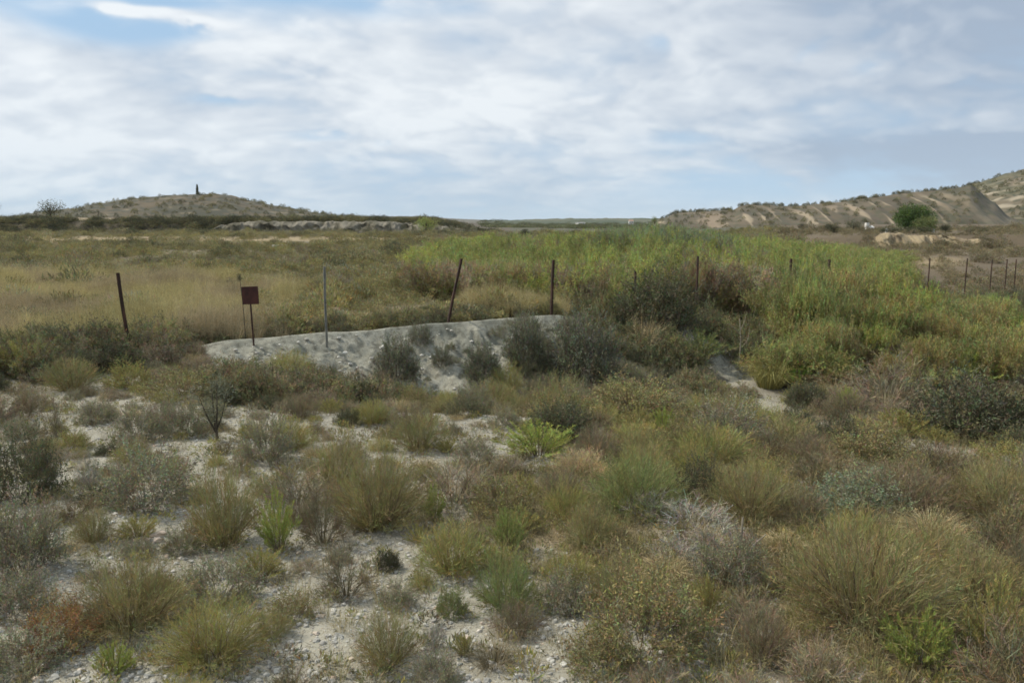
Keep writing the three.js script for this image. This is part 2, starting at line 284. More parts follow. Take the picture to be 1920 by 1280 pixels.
bank('pale_scarp', 'pale grey scarp below the left hill under dark scrub', 380, 900, 149, 4.6, (px) => table([[380, 1.4], [460, 2.3], [700, 2.4], [800, 1.9], [900, 0.7]], px), 8, [0.235, 0.22, 0.18], [0.105, 0.098, 0.065], 420);

// ---------------------------------------------------------------- plants: shapes on a unit scale (radius 1, height 1)
class Buf {
  constructor() { this.p = []; this.c = []; }
  tri(a, b, c, k) { this.p.push(...a, ...b, ...c); this.c.push(...k, ...k, ...k); }
  // a blade along points, width w at its foot and w1 at its tip, lying across `side`
  ribbon(pts, w, w1, side, k) {
    const n = pts.length - 1;
    for (let i = 0; i < n; i++) {
      const a = pts[i], b = pts[i + 1], wa = mix(w, w1, i / n) / 2, wb = mix(w, w1, (i + 1) / n) / 2;
      const al = [a[0] - side[0] * wa, a[1] - side[1] * wa, a[2] - side[2] * wa], ar = [a[0] + side[0] * wa, a[1] + side[1] * wa, a[2] + side[2] * wa];
      const bl = [b[0] - side[0] * wb, b[1] - side[1] * wb, b[2] - side[2] * wb], br = [b[0] + side[0] * wb, b[1] + side[1] * wb, b[2] + side[2] * wb];
      this.tri(al, ar, br, k); if (wb > 1e-4) this.tri(al, br, bl, k);
    }
  }
  leaf(at, dir, len, w, side, k) { const e = [at[0] + dir[0] * len, at[1] + dir[1] * len, at[2] + dir[2] * len], m = [at[0] + dir[0] * len * .4, at[1] + dir[1] * len * .4, at[2] + dir[2] * len * .4]; this.tri(at, [m[0] + side[0] * w, m[1] + side[1] * w, m[2] + side[2] * w], e, k); }
  geo() { const g = new THREE.BufferGeometry(); g.setAttribute('position', new THREE.Float32BufferAttribute(this.p, 3)); g.setAttribute('color', new THREE.Float32BufferAttribute(this.c, 3)); g.computeVertexNormals(); return g; }
}
const unit = (r) => { const z = 2 * r() - 1, a = r() * 6.2832, s = Math.sqrt(1 - z * z); return [s * Math.cos(a), z, s * Math.sin(a)]; };
const norm = (v) => { const l = Math.hypot(...v) || 1; return [v[0] / l, v[1] / l, v[2] / l]; };
const add = (a, b, k = 1) => [a[0] + b[0] * k, a[1] + b[1] * k, a[2] + b[2] * k];
const tone = (r, amt = 0.35, hue = 0.12) => { const t = 1 + (r() - 0.5) * 2 * amt, h = (r() - 0.5) * 2 * hue; return [t * (1 + h), t, t * (1 - h * 1.2)]; };
const lumps = (seed) => (az, tilt) => 0.72 + 0.55 * fbm(Math.cos(az) * 1.4 * tilt + 5 + seed * 3.7, Math.sin(az) * 1.4 * tilt + seed * 1.3 + 9, 3);

const SPECIES = {
  // fine green whips fanning out of a tight foot, with finer ones along them
  broom(r, s, n = 440, fine = 1) {
    const f = new Buf(), st = new Buf(), L = lumps(s);
    const clump = Array.from({ length: 26 }, () => tone(r, 0.26, 0.055));
    for (let i = 0; i < n; i++) {
      const az = r() * 6.2832, tilt = Math.pow(r(), 0.55) * 1.45, R = L(az, tilt) * (0.66 + 0.36 * r()), k = clump[Math.floor((az / 6.2832 * 7 + tilt * 3.3)) % 26];
      const a = [Math.cos(az) * 0.3 * r(), 0, Math.sin(az) * 0.3 * r()], e = [Math.cos(az) * Math.sin(tilt) * R, Math.cos(tilt) * R * 0.95 + 0.06, Math.sin(az) * Math.sin(tilt) * R];
      const wob = () => 0.12 * (r() - 0.5), b = [mix(a[0], e[0], .36) + wob(), mix(a[1], e[1], .46), mix(a[2], e[2], .36) + wob()], m = [mix(a[0], e[0], .72) + wob(), mix(a[1], e[1], .8), mix(a[2], e[2], .72) + wob()];
      const c = k.map((x) => x * (0.8 + 0.4 * r()));
      f.ribbon([a, b, m, e], 0.010 * fine, 0.003 * fine, unit(r), c);
      const out = norm(add(e, a, -1));
      for (let q = 0; q < 11; q++) { const t = 0.25 + 0.78 * Math.sqrt(r()), o = t < .72 ? add(b, add(m, b, -1), (t - .36) / .36) : add(m, add(e, m, -1), (t - .72) / .28); f.leaf(o, norm(add(add(out, [0, .25, 0]), unit(r), 0.95)), (0.09 + 0.11 * r()) * fine, 0.0085 * fine, unit(r), c.map((x) => x * (0.85 + 0.3 * r()))); }
      if (i % 8 === 0) st.ribbon([[a[0], -0.04, a[2]], b, m], 0.022, 0.008, unit(r), tone(r, .3, .05));
    }
    return { stem: st.geo(), foliage: f.geo() };
  },
  // rounded, twiggy, small leaves
  cushion(r, s, n = 180, leaf = 0.05) {
    const f = new Buf(), st = new Buf(), L = lumps(s);
    for (let i = 0; i < n; i++) {
      const az = r() * 6.2832, tilt = Math.acos(1 - r() * 1.03), R = L(az, tilt) * (0.5 + 0.5 * Math.sqrt(r())), k = tone(r, 0.24, 0.06);
      const e = [Math.cos(az) * Math.sin(tilt) * R, Math.max(0.04, Math.cos(tilt) * R), Math.sin(az) * Math.sin(tilt) * R], a = [e[0] * .2, -0.03, e[2] * .2], b = [e[0] * .6 + .08 * (r() - .5), e[1] * .45 + .04, e[2] * .6 + .08 * (r() - .5)];
      if (i % 3 === 0) st.ribbon([a, b, e], 0.02, 0.005, unit(r), tone(r, .3, .06));
      for (let q = 0; q < 7; q++) {
        const o = add(b, [e[0] - b[0], e[1] - b[1], e[2] - b[2]], r() * 1.05), dir = norm(add(add(norm(e), [0, .4, 0]), unit(r), 1.0)), len = 0.12 + 0.15 * r(), c = k.map((x) => x * (0.8 + 0.4 * r()));
        st.tri(o, add(o, dir, len), add(add(o, dir, len * .4), unit(r), .006), tone(r, .3, .06));
        for (let w = 0; w < 9; w++) f.leaf(add(add(o, dir, len * (0.05 + 0.95 * w / 8)), unit(r), .012), norm(add(dir, unit(r), 1.0)), leaf * (0.7 + 0.6 * r()), leaf * 0.4, unit(r), c.map((x) => x * (0.85 + 0.3 * r())));
      }
    }
    return { stem: st.geo(), foliage: f.geo() };
  },
  dome(r, s) { return SPECIES.broom(r, s + 40, 1000, .62); },
  dense(r, s) { return SPECIES.cushion(r, s + 20, 240, 0.058); },
  // upright feathery plumes
  leafy(r, s) {
    const f = new Buf(), st = new Buf(), L = lumps(s);
    for (let i = 0; i < 90; i++) {
      const az = r() * 6.2832, tilt = Math.pow(r(), 0.7) * 1.1, R = L(az, tilt) * (0.7 + 0.35 * r()), k = tone(r, 0.22, 0.06);
      const e = [Math.cos(az) * Math.sin(tilt) * R, Math.cos(tilt) * R, Math.sin(az) * Math.sin(tilt) * R], a = [e[0] * .2, 0, e[2] * .2], m = [e[0] * .55, e[1] * .6, e[2] * .55];
      st.ribbon([add(a, [0, -.03, 0]), m, e], 0.02, 0.004, unit(r), tone(r, .25, .05));
      for (let q = 0; q < 84; q++) { const t = 0.22 + 0.8 * Math.sqrt(r()), o = t < .6 ? add(a, [m[0] - a[0], m[1] - a[1], m[2] - a[2]], t / .6) : add(m, [e[0] - m[0], e[1] - m[1], e[2] - m[2]], (t - .6) / .4); f.leaf(o, norm(add(add(norm(e), [0, .4, 0]), unit(r), 0.95)), 0.05 + 0.07 * r(), 0.0115, unit(r), k.map((x) => x * (0.75 + 0.5 * r()))); }
    }
    return { stem: st.geo(), foliage: f.geo() };
  },
  // a tangle of bare twigs
  dry(r, s) {
    const f = new Buf(), st = new Buf(), L = lumps(s);
    for (let i = 0; i < 80; i++) {
      const az = r() * 6.2832, tilt = Math.acos(1 - r() * 0.98), R = L(az, tilt) * (0.6 + 0.4 * r()), k = tone(r, 0.35, 0.08);
      const e = [Math.cos(az) * Math.sin(tilt) * R, Math.max(.05, Math.cos(tilt) * R), Math.sin(az) * Math.sin(tilt) * R], a = [e[0] * .15, -.03, e[2] * .15], b = add([e[0] * .5, e[1] * .5 + .06, e[2] * .5], unit(r), .07);
      st.ribbon([a, b, e], 0.024, 0.006, unit(r), k);
      for (let q = 0; q < 9; q++) {
        const o = add(b, [e[0] - b[0], e[1] - b[1], e[2] - b[2]], r() * 1.0), dir = norm(add(add(norm(e), [0, .3, 0]), unit(r), 1.0)), len = 0.14 + 0.2 * r(), m = add(o, dir, len), c = k.map((x) => x * (0.75 + 0.5 * r()));
        f.ribbon([o, m], 0.011, 0.005, unit(r), c);
        for (let w = 0; w < 5; w++) f.leaf(add(o, dir, len * r()), norm(add(dir, unit(r), 1.1)), 0.07 + 0.1 * r(), 0.006, unit(r), c);
      }
    }
    return { stem: st.geo(), twig: f.geo() };
  },
  // a grass tussock
  tuft(r, s, n = 620) {
    const f = new Buf(), L = lumps(s);
    for (let i = 0; i < n; i++) {
      const az = r() * 6.2832, tilt = Math.pow(r(), .8) * 1.3, R = L(az, tilt) * (0.6 + 0.5 * r()), off = 0.3 * Math.sqrt(r()), k = tone(r, 0.35, 0.1);
      const a = [Math.cos(az) * off, -.02, Math.sin(az) * off], m = [a[0] + Math.cos(az) * Math.sin(tilt) * R * .4, Math.cos(tilt * .6) * R * .62, a[2] + Math.sin(az) * Math.sin(tilt) * R * .4], e = [a[0] + Math.cos(az) * Math.sin(tilt) * R, Math.cos(tilt) * R * (.75 + .3 * r()), a[2] + Math.sin(az) * Math.sin(tilt) * R];
      f.ribbon([a, m, e], 0.015, 0.002, unit(r), k);
      if (i % 4 === 0) for (let q = 0; q < 3; q++) f.leaf(add(e, [0, -.1 * r(), 0]), norm(add([0, .6, 0], unit(r), .7)), .06, .012, unit(r), k.map((x) => x * 1.15));
    }
    return { blade: f.geo() };
  },
  // tall whips that lean over at the top, bare below
  tall(r, s, n = 40, big = 1) {
    const f = new Buf(), st = new Buf();
    for (let i = 0; i < n; i++) {
      const az = r() * 6.2832, off = 0.75 * Math.sqrt(r()), lean = 0.15 + 0.7 * r() * r(), h = (0.45 + 0.55 * Math.sqrt(r())) * (0.75 + 0.45 * fbm(Math.cos(az) * off * 2 + s, Math.sin(az) * off * 2, 2)), a2 = az + (r() - .5) * 2.4, k = tone(r, 0.22, 0.08);
      const P = (t) => [Math.cos(az) * off * (.4 + .6 * t) + Math.cos(a2) * lean * t * t, h * (t - 0.16 * t * t * t) - .02, Math.sin(az) * off * (.4 + .6 * t) + Math.sin(a2) * lean * t * t];
      st.ribbon([P(0), P(.3), P(.6), P(.85), P(1)], 0.018, 0.004, unit(r), tone(r, .35, .06));
      for (let q = 0; q < 26; q++) {
        const t = 0.16 + 0.86 * Math.pow(r(), 0.65), o = P(t), dir = norm(add([Math.cos(a2) * .6, .7, Math.sin(a2) * .6], unit(r), 1.1)), len = 0.08 + 0.16 * r(), c = k.map((x) => x * (.8 + .4 * r()));
        st.tri(o, add(o, dir, len), add(add(o, dir, len * .4), unit(r), .007), tone(r, .35, .06));
        const nl = t > .42 ? 8 : 2;
        for (let w = 0; w < nl; w++) f.leaf(add(o, dir, len * (.2 + .85 * r())), norm(add(add(dir, [0, -.2, 0]), unit(r), 1)), (0.04 + 0.04 * r()) * big, 0.012 * big * 1.2, unit(r), c.map((x) => x * (.85 + .3 * r())));
      }
    }
    return { stem: st.geo(), foliage: f.geo() };
  },
};
const TINT = {   // leaf colours
  olive: [.252, .225, .102], grey: [.255, .24, .152], lime: [.285, .32, .085], green: [.20, .225, .085], dark: [.108, .11, .062], brown: [.195, .162, .098], rust: [.195, .155, .088],
  straw: [.42, .34, .19], pink: [.272, .228, .15], blue: [.20, .23, .14], gold: [.285, .262, .095], grass: [.20, .33, .055], fresh: [.25, .285, .095], orange: [.30, .175, .08], ash: [.31, .29, .24], deep: [.072, .075, .043], slate: [.165, .168, .112], tree: [.08, .125, .036],
};
const BARK = { brown: [.165, .125, .088], grey: [.20, .18, .14], red: [.20, .145, .10] };
const lib = {}, mats = {};
function plantMat(c, leaf) {
  const key = c.join() + leaf;
  return mats[key] ??= new THREE.MeshPhysicalMaterial({ vertexColors: true, color: new THREE.Color().setRGB(...c), roughness: 1, specularIntensity: 0.3, side: THREE.DoubleSide, ...(leaf ? { transmission: 0.18, thickness: 0 } : {}) });
}
// a shrub of a kind, colour and variant: built once, then cloned with its parts
function shrub(name, kind, tint, variant) {
  const key = [kind, tint, variant].join();
  if (!lib[key]) {
    const shape = lib[kind + variant] ??= SPECIES[kind](rng(900 + variant * 131 + kind.length * 17 + kind.charCodeAt(0)), variant);
    const o = new THREE.Group();
    for (const [part, g] of Object.entries(shape)) mesh(part, g, part === 'stem' ? plantMat(kind === 'dry' ? TINT[tint] : ['grey', 'blue', 'ash'].includes(tint) ? BARK.grey : kind === 'tall' ? BARK.red : BARK.brown, false) : plantMat(TINT[tint], part === 'foliage'), o);
    lib[key] = o;
  }
  return copy(lib[key], name);
}
const NAME = { broom: 'broom_shrub', dome: 'broom_shrub', cushion: 'cushion_shrub', dense: 'dense_bush', leafy: 'leafy_shrub', dry: 'dry_shrub', tuft: 'grass_tuft', tall: 'tall_shrub' };
const CAT = { broom: 'shrub', dome: 'shrub', cushion: 'shrub', dense: 'bush', leafy: 'plant', dry: 'dry shrub', tuft: 'grass tuft', tall: 'tall shrub' };
const R0 = rng(77), placed = [];
function plant(kind, tint, x, d, w, h, label, group, y = land(x, d)) {
  const o = shrub(NAME[kind], kind, tint, Math.floor(R0() * 3));
  o.position.set(x, y - 0.02, -d); o.rotation.y = R0() * 6.28; o.rotation.z = (R0() - .5) * .12; o.scale.set(w / 2 * 1.12, h * 1.04, w / 2 * 1.12 * (0.9 + 0.2 * R0()));
  tag(o, label, CAT[kind], group);
  placed.push([x, d, w / 2]);
  return o;
}
// kind tint | px py (foot of its near side) width height, in pixels | label
const HEROES = `
dome olive 250 1205 215 140|large olive broom shrub at lower left behind the orange dry-leaved plant|large lower left olive broom
cushion orange 118 1228 120 85|orange-brown dry-leaved plant at the lower left beside the large olive broom|orange-brown dry plant
cushion grey 412 1136 135 90|grey-green domed shrub just right of the large lower left olive broom|grey-green domed lower left shrub
dome gold 400 1278 230 130|wide olive-brown wispy shrub at the bottom edge left of the gravel|wide olive-brown bottom shrub
leafy lime 215 1280 85 60|small yellow-green plant at the bottom edge below the large olive broom
cushion grey 28 1168 130 85|grey-green shrub cut by the left edge above the orange dry plant|grey shrub cut by left edge
cushion grey 50 1290 150 85|grey-olive shrub filling the bottom left corner
cushion grey 42 1085 130 135|tall grey-green shrub at the left edge below the big dark one|tall grey left edge shrub
cushion dark 40 945 140 120|big dark grey-green shrub at the left edge in mid foreground|big dark left edge shrub
broom olive 175 1025 80 65|small olive shrub with an orange foot on the gravel at left|olive shrub with orange foot
cushion grey 342 1042 72 50|low pale grey-green shrub beside the cluster of pinkish stones|pinkish stone cluster
cushion grey 275 960 175 115|broad grey-green shrub with a dark right side left of centre|broad grey-green shrub left of centre
dry ash 165 922 58 60|small ashy bare-twigged shrub left of the broad grey-green one
tuft straw 208 926 40 45|little tan grass tuft between two grey shrubs at left
broom olive 420 1038 145 155|tall dull olive shrub left of the bright lime plant|tall dull olive left shrub
leafy lime 522 1046 98 105|bright lime plant standing out left of centre in the foreground|bright lime plant left of centre
dry pink 560 962 165 85|pinkish-brown twiggy shrub behind the bright lime plant|pinkish twiggy shrub left of centre
dry brown 606 1028 92 110|dark brown twiggy shrub just right of the bright lime plant
cushion grey 500 872 105 92|grey shrub left of the tall olive one with a green spray|grey shrub beyond the tall olive one
broom olive 632 922 125 115|olive shrub with a bright green spray at its foot|olive shrub with green spray
leafy lime 615 905 36 50|bright green spray at the foot of the olive shrub left of centre
cushion grey 340 822 85 72|pale grey-green round shrub left of the dark forked sapling|round shrub by the dark sapling
cushion grey 258 832 85 65|second grey-green round shrub to the left of the dark forked sapling
cushion grey 180 797 72 48|low grey-green shrub on pale soil at left beyond the dark twiggy pair|low grey-green shrub on pale soil
dry brown 50 787 58 48|brown twiggy shrub alone on pale soil near the left edge|lone brown shrub near left edge
dry brown 102 827 48 52|brown twiggy shrub beside the low yellowish one at left
cushion gold 136 845 58 38|low yellowish shrub on pale soil in front of the brown twiggy one|low yellowish shrub on pale soil
cushion gold 243 732 78 52|yellow-green shrub in front of the leftmost rusty post|yellow-green shrub at leftmost post
broom olive 133 738 100 66|olive shrub on the far rim of the pale soil at left|olive shrub on the far rim
leafy gold 42 712 120 58|yellow-green brush at the left edge below the straw grass|yellow-green left edge brush
cushion olive 345 752 140 58|dull olive bushy shrub to the right of the leftmost post foot|olive bushy shrub below the sign
cushion brown 452 726 110 46|brownish bushy shrub below the left tip of the pale mound
broom gold 543 712 95 55|yellow-green plant at the foot of the mound under the sign|yellow-green mound foot plant
dry brown 640 748 130 60|brown twiggy shrub at the left foot of the mound
dry brown 705 762 105 75|brown shrub in the hollow before the middle of the mound|brown shrub in the mound hollow
dense slate 745 728 82 78|dark bush low on the middle of the mound face
cushion slate 787 655 46 48|small dark shrub high on the mound face left of centre
cushion slate 828 694 42 45|small grey shrub halfway down the mound face
dense slate 905 726 70 66|dark shrub on the mound face with pale soil on both sides
dense slate 985 694 76 84|tall dark shrub growing up to the crest of the mound
dense slate 1098 742 140 122|largest dark grey-green shrub on the mound covering its right shoulder|largest mound shrub
tuft straw 1205 675 90 80|tan grass leaning down the right end of the mound
dense dark 1228 645 165 105|blackish green bush at the right end of the mound below the short post|blackish bush right of mound
leafy green 1310 702 150 65|dark bush with a yellow-green top right of the mound|dark yellow-topped bush
dry brown 1000 770 100 70|brown twiggy shrub at the foot of the tall dark mound shrub|brown shrub at mound foot
broom gold 950 750 80 60|mustard shrub at the foot of the mound right of centre
cushion dark 870 782 90 42|dark low shrub in the hollow before the mound centre|dark low hollow shrub
broom olive 785 852 125 85|brownish olive shrub in the centre of the middle ground|brownish olive central shrub
cushion grey 945 806 74 42|round pale grey-green shrub behind the long lime patch|round pale central shrub
leafy lime 1010 868 205 72|long low lime-green patch of plants in the centre|long low lime patch
cushion olive 1190 792 195 95|wide dull olive shrub right of centre below the mound|wide dull olive shrub
dry brown 1115 818 95 58|brown twiggy shrub behind the right end of the lime patch
leafy lime 1245 822 62 58|small lime sprig right of centre beside the brown shrub|small lime sprig
broom gold 1190 842 145 58|low tan-olive shrub in front of the wide dull olive one
dome green 1190 978 225 130|broad soft green broom shrub right of centre|broad soft green broom
dome olive 708 1012 195 165|big brownish olive broom shrub at centre left|big brownish olive broom
dry pink 850 962 165 105|pinkish-grey dry shrub right of the big brownish olive broom|pinkish-grey dry central shrub
leafy lime 815 985 50 70|narrow lime plant among the dry shrubs at the centre
broom gold 850 1092 165 110|yellow-brown domed shrub left of the bright green one|yellow-brown domed shrub
leafy fresh 950 1042 92 92|bright green plant behind the green-grey broom at bottom centre|bright green bottom centre plant
broom green 952 1158 135 122|green-grey broom shrub casting a dark foot on the gravel|green-grey bottom broom
cushion grey 1062 1152 105 82|grey shrub right of the green-grey broom on gravel|grey shrub right of bottom broom
dense deep 727 1072 44 40|tiny blackish shrub on the gravel at centre|tiny blackish central shrub
dry brown 650 1132 112 85|grey-brown twiggy shrub on the gravel left of centre|grey-brown twiggy gravel shrub
cushion green 845 1162 62 60|small green-grey shrub left of the green-grey broom
broom olive 728 1266 132 112|olive-brown grassy shrub at the bottom left of centre|olive-brown grassy bottom shrub
dry ash 815 1226 52 58|small ashy twig bush on the bottom gravel
leafy gold 872 1236 52 52|small yellow-green plant on the bottom gravel
tuft brown 928 1266 118 58|brown grass clump at the bottom edge of the gravel|brown bottom grass clump
cushion olive 1210 1252 260 165|large grey-olive shrub at the bottom right of centre|large grey-olive bottom shrub
leafy gold 1330 1172 90 82|yellow-green plant behind the large grey-olive bottom shrub
dry pink 1402 1192 110 78|pinkish-brown dry shrub beside the big dome at right|pinkish dry shrub by the dome
dome olive 1618 1218 335 232|biggest olive broom dome at the lower right|biggest olive dome
leafy lime 1722 1292 165 108|bright yellow-green plant at the bottom edge in front of the biggest dome|bright yellow-green bottom plant
leafy gold 1862 1262 155 132|mustard yellow-green plant in the bottom right corner|mustard corner plant
dome olive 1842 1152 185 100|olive shrub between the biggest dome and the right edge|olive shrub beside the biggest dome
dome olive 1410 992 190 130|large olive shrub behind the dead grey branches at right|large olive shrub behind dead branches
dry brown 1502 1002 112 92|dark purplish twiggy shrub right of the large olive one|dark purplish twiggy shrub
cushion blue 1612 988 195 82|soft blue-green shrub behind the biggest dome|soft blue-green shrub
dome brown 1702 984 250 118|wide brown shrub at right behind the blue-green one|wide brown right shrub
dome olive 1880 1002 175 125|olive shrub cut by the right edge above the brown one|olive right edge shrub
dry brown 1890 1062 125 92|dark brown shrub cut by the right edge|dark brown right edge shrub
leafy grass 1495 737 64 58|vivid green grassy tuft beside the track at right|vivid green tuft
tuft gold 1442 737 112 72|tan and olive grass left of the vivid green tuft
leafy lime 1587 782 50 52|small lime plant right of the track|small lime track plant
leafy gold 1690 827 135 62|low yellow-green plants on the far side of the track|low yellow-green track plants
dense dark 1830 832 205 112|large dark green bush on the right beyond the track|large dark green right bush
leafy lime 1820 737 145 62|lime plants at right below the tall thicket|lime plants at right
dry pink 1662 772 155 88|pinkish dry bush below the tall thicket at right|pinkish bush below the thicket
broom olive 1470 842 165 70|brownish olive shrub on the near side of the track|brownish olive track shrub
dry brown 1338 812 135 68|brown dry shrub left of the start of the track|brown shrub at the track start
broom gold 1340 882 175 95|yellowish olive shrub right of centre in the middle ground|yellowish olive shrub right of centre
dry brown 1550 902 145 52|dark brown low shrub near the end of the track|dark low shrub at track end
cushion dark 1312 952 105 92|dark shrub right of the broad soft green broom
dry ash 1300 1020 170 80|ashy tangle of dead twigs at right around the dead branches|ashy dead tangle
dry ash 1225 985 130 62|ashy dead twigs left of the dead tangle
dry ash 1345 1062 140 72|ashy dead twigs in front of the dead tangle
dry ash 1262 1068 120 60|ashy dead twigs at the near left of the dead tangle
dry brown 1420 1075 130 60|brown dead shrub right of the upright dead branch
tuft straw 1250 1100 120 60|straw-coloured grass in front of the ashy dead tangle
tuft straw 1330 1045 110 55|straw grass at the foot of the upright dead branch
tuft straw 1470 1050 110 52|straw grass left of the biggest dome
broom straw 1090 905 130 70|straw-coloured wispy shrub in the centre right of the dry shrubs|straw wispy shrub
broom olive 1110 1035 120 95|greenish wispy shrub left of the ashy dead tangle|greenish wispy shrub
cushion olive 1130 1285 130 80|olive shrub cut by the bottom edge right of the gravel
broom rust 1760 905 150 75|reddish brown shrub in front of the large dark green bush|reddish brown shrub at right
cushion gold 1880 885 110 60|yellowish shrub at the right edge above the olive one
`;
const marks = [], said = new Set();
// 'small grey shrub left of the vivid green tuft': a label by the nearest shrub one can name, or null
function beside(what, x, d) {
  const near = marks.map(([a, b, s]) => [Math.hypot(a - x, b - d), a, b, s]).sort((p, q) => p[0] - q[0]).slice(0, 9);
  for (const [, a, b, s] of near) { const sx = x / d - a / b, sd = (d - b) / b, rel = Math.abs(sx) > Math.abs(sd) * .8 ? (sx < 0 ? 'left of' : 'right of') : sd > 0 ? 'behind' : 'in front of', l = what + ' ' + rel + ' the ' + s; if (!said.has(l)) { said.add(l); return l; } }
  return null;
}
const CROWN = { broom: 1.0, dome: 1.0, cushion: 0.92, dense: 0.92, leafy: 1.0, dry: 0.92, tuft: 1.0 };
for (const line of HEROES.trim().split('\n')) {
  const [spec, label, short] = line.split('|'), [kind, tint, px, py, w, h] = spec.split(' ');
  let g = ground(+px, Math.min(+py, 1274)), W = +w / FPX * g.r;
  const sn = (EYE.y - g.y) / g.r, cs = Math.sqrt(1 - sn * sn), low = +py > 1274 ? (+py - 1274) / FPX * g.r : 0;
  const back = W * 0.36, x = g.x * (1 + back / g.r), d = g.d * (1 + back / g.r), H = Math.max(0.3 * W, (+h / FPX * g.r - back * sn * 0.8) / cs + low * 0) / CROWN[kind];
  plant(kind, tint, x, d, W, H, label); if (short) marks.push([x, d, short]);
}


// ---------------------------------------------------------------- the shrubs between those, like among like
const free = (x, d, r, k = 0.75) => placed.every(([a, b, c]) => Math.hypot(a - x, b - d) > (c + r) * k);
{
  const r = rng(31);
  const KINDS = [
    ['cushion', 'grey', 'small grey-green shrub', 0.95], ['cushion', 'olive', 'small dull olive cushion shrub', 0.85], ['broom', 'olive', 'wispy olive shrub', 0.95], ['broom', 'gold', 'wispy mustard shrub', 0.8],
    ['dry', 'brown', 'small brown twiggy shrub', 0.85], ['broom', 'brown', 'wispy brown shrub', 0.85], ['leafy', 'gold', 'small yellow-green plant', 0.6], ['dry', 'pink', 'small pinkish dry shrub', 0.7],
    ['tuft', 'straw', 'small straw grass tuft', 0.5], ['dense', 'dark', 'little dark bush', 0.85], ['cushion', 'grey', 'small grey-green shrub', 0.8], ['cushion', 'pink', 'small pinkish grey shrub', 0.75],
  ];
  let n = 0;
  for (let k = 0; k < 30000 && n < 420; k++) {
    const d = 3.2 + 13.5 * Math.pow(r(), 0.85), x = (r() - 0.5) * 1.42 * d, s = before(x, d), t = along(x, d);
    if (s < (t > 1.5 && t < 7 ? 3.7 : t > -0.5 && t < 8.5 ? 2.9 : 0.3)) continue;
    const pale = paleness(x, d), right = ss(-1.2, 1.2, x), size = (mix(0.28, 0.42, right) + 0.5 * r() * r()) * (1 - 0.3 * pale) * (0.8 + 0.04 * d);
    if (d > 9.3 && x / d > -.16 && x / d < .02 && r() < .85) continue;
    if (Math.hypot(x - HEAP.x, d - HEAP.d) < 1 && r() < .75) continue;
    if (r() < pale * 0.9 || nearTrack(x, d) < 0.3 + size * .4 || x > 1 && nearTrack(x * 1.06, d * 1.06) < .3 || x > 1 && nearTrack(x * 1.12, d * 1.12) < .25 || !free(x, d, size / 2, mix(0.62, 0.74, right))) continue;
    const zone = fbm(x * 0.35 + 40, d * 0.35, 3) + (r() - .5) * 0.6, K = KINDS[Math.min(11, Math.floor(clamp((zone - 0.1) / 0.8) * 12))];
    const own = beside(K[2], x, d);
    plant(K[0], K[1], x, d, size, size * (0.55 + 0.3 * r()) * K[3] * mix(1, 1.12, right), own ?? K[2] + ' among the scrub before the fence', own ? undefined : K[2].replace(/bush$/, 'bushe').replace(/tuft$/, 'tuft') + 's before the fence'); n++;
  }
}
// straw grass and scrub of the plain: past counting
function scatter(name, label, shapes, count, pick, kind = 'stuff') {
  // pick(r) -> [x, y, d, width, height, tint] or null
  shapes.forEach(([g, m], q) => {
    const r = rng(400 + q * 17 + name.length * 3), M = [], C = [];
    const o = new THREE.Object3D(), c = new THREE.Color();
    for (let k = 0; k < count * 6 && M.length < count; k++) {
      const p = pick(r); if (!p) continue;
      o.position.set(p[0], p[1], -p[2]); o.rotation.set((r() - .5) * .25, r() * 6.28, (r() - .5) * .25); o.scale.set(p[3] / 2, p[4], p[3] / 2); o.updateMatrix();
      M.push(o.matrix.clone()); C.push(p[5]);
    }
    const im = new THREE.InstancedMesh(g, m, M.length);
    M.forEach((x, k) => { im.setMatrixAt(k, x); const t = 0.75 + 0.5 * r(); im.setColorAt(k, c.setRGB(C[k][0] * t, C[k][1] * t, C[k][2] * t)); });
    im.name = numbered(name); im.castShadow = im.receiveShadow = true; scene.add(im); tag(im, label, name.replace(/_/g, ' '), null, kind);
  });
}
const tintMat = new THREE.MeshPhysicalMaterial({ vertexColors: true, roughness: 1, specularIntensity: 0.3, side: THREE.DoubleSide, transmission: 0.22, thickness: 0 });
function lowShrub(seed, nc, nl, len) {
  const r = rng(seed), f = new Buf(), L = lumps(seed);
  for (let i = 0; i < nc; i++) {
    const az = r() * 6.28, tilt = Math.acos(1 - r()), R = L(az, tilt) * (0.6 + .4 * r()), o = [Math.cos(az) * Math.sin(tilt) * R, Math.max(.02, Math.cos(tilt) * R * .8), Math.sin(az) * Math.sin(tilt) * R], k = tone(r, .3, .12);
    for (let q = 0; q < nl; q++) f.leaf(add(o, unit(r), .14), norm(add(add(norm(o), [0, .6, 0]), unit(r), .8)), len * (.7 + .6 * r()), len * .3, unit(r), k.map((x) => x * (.8 + .4 * r())));
  }
  return f.geo();
}
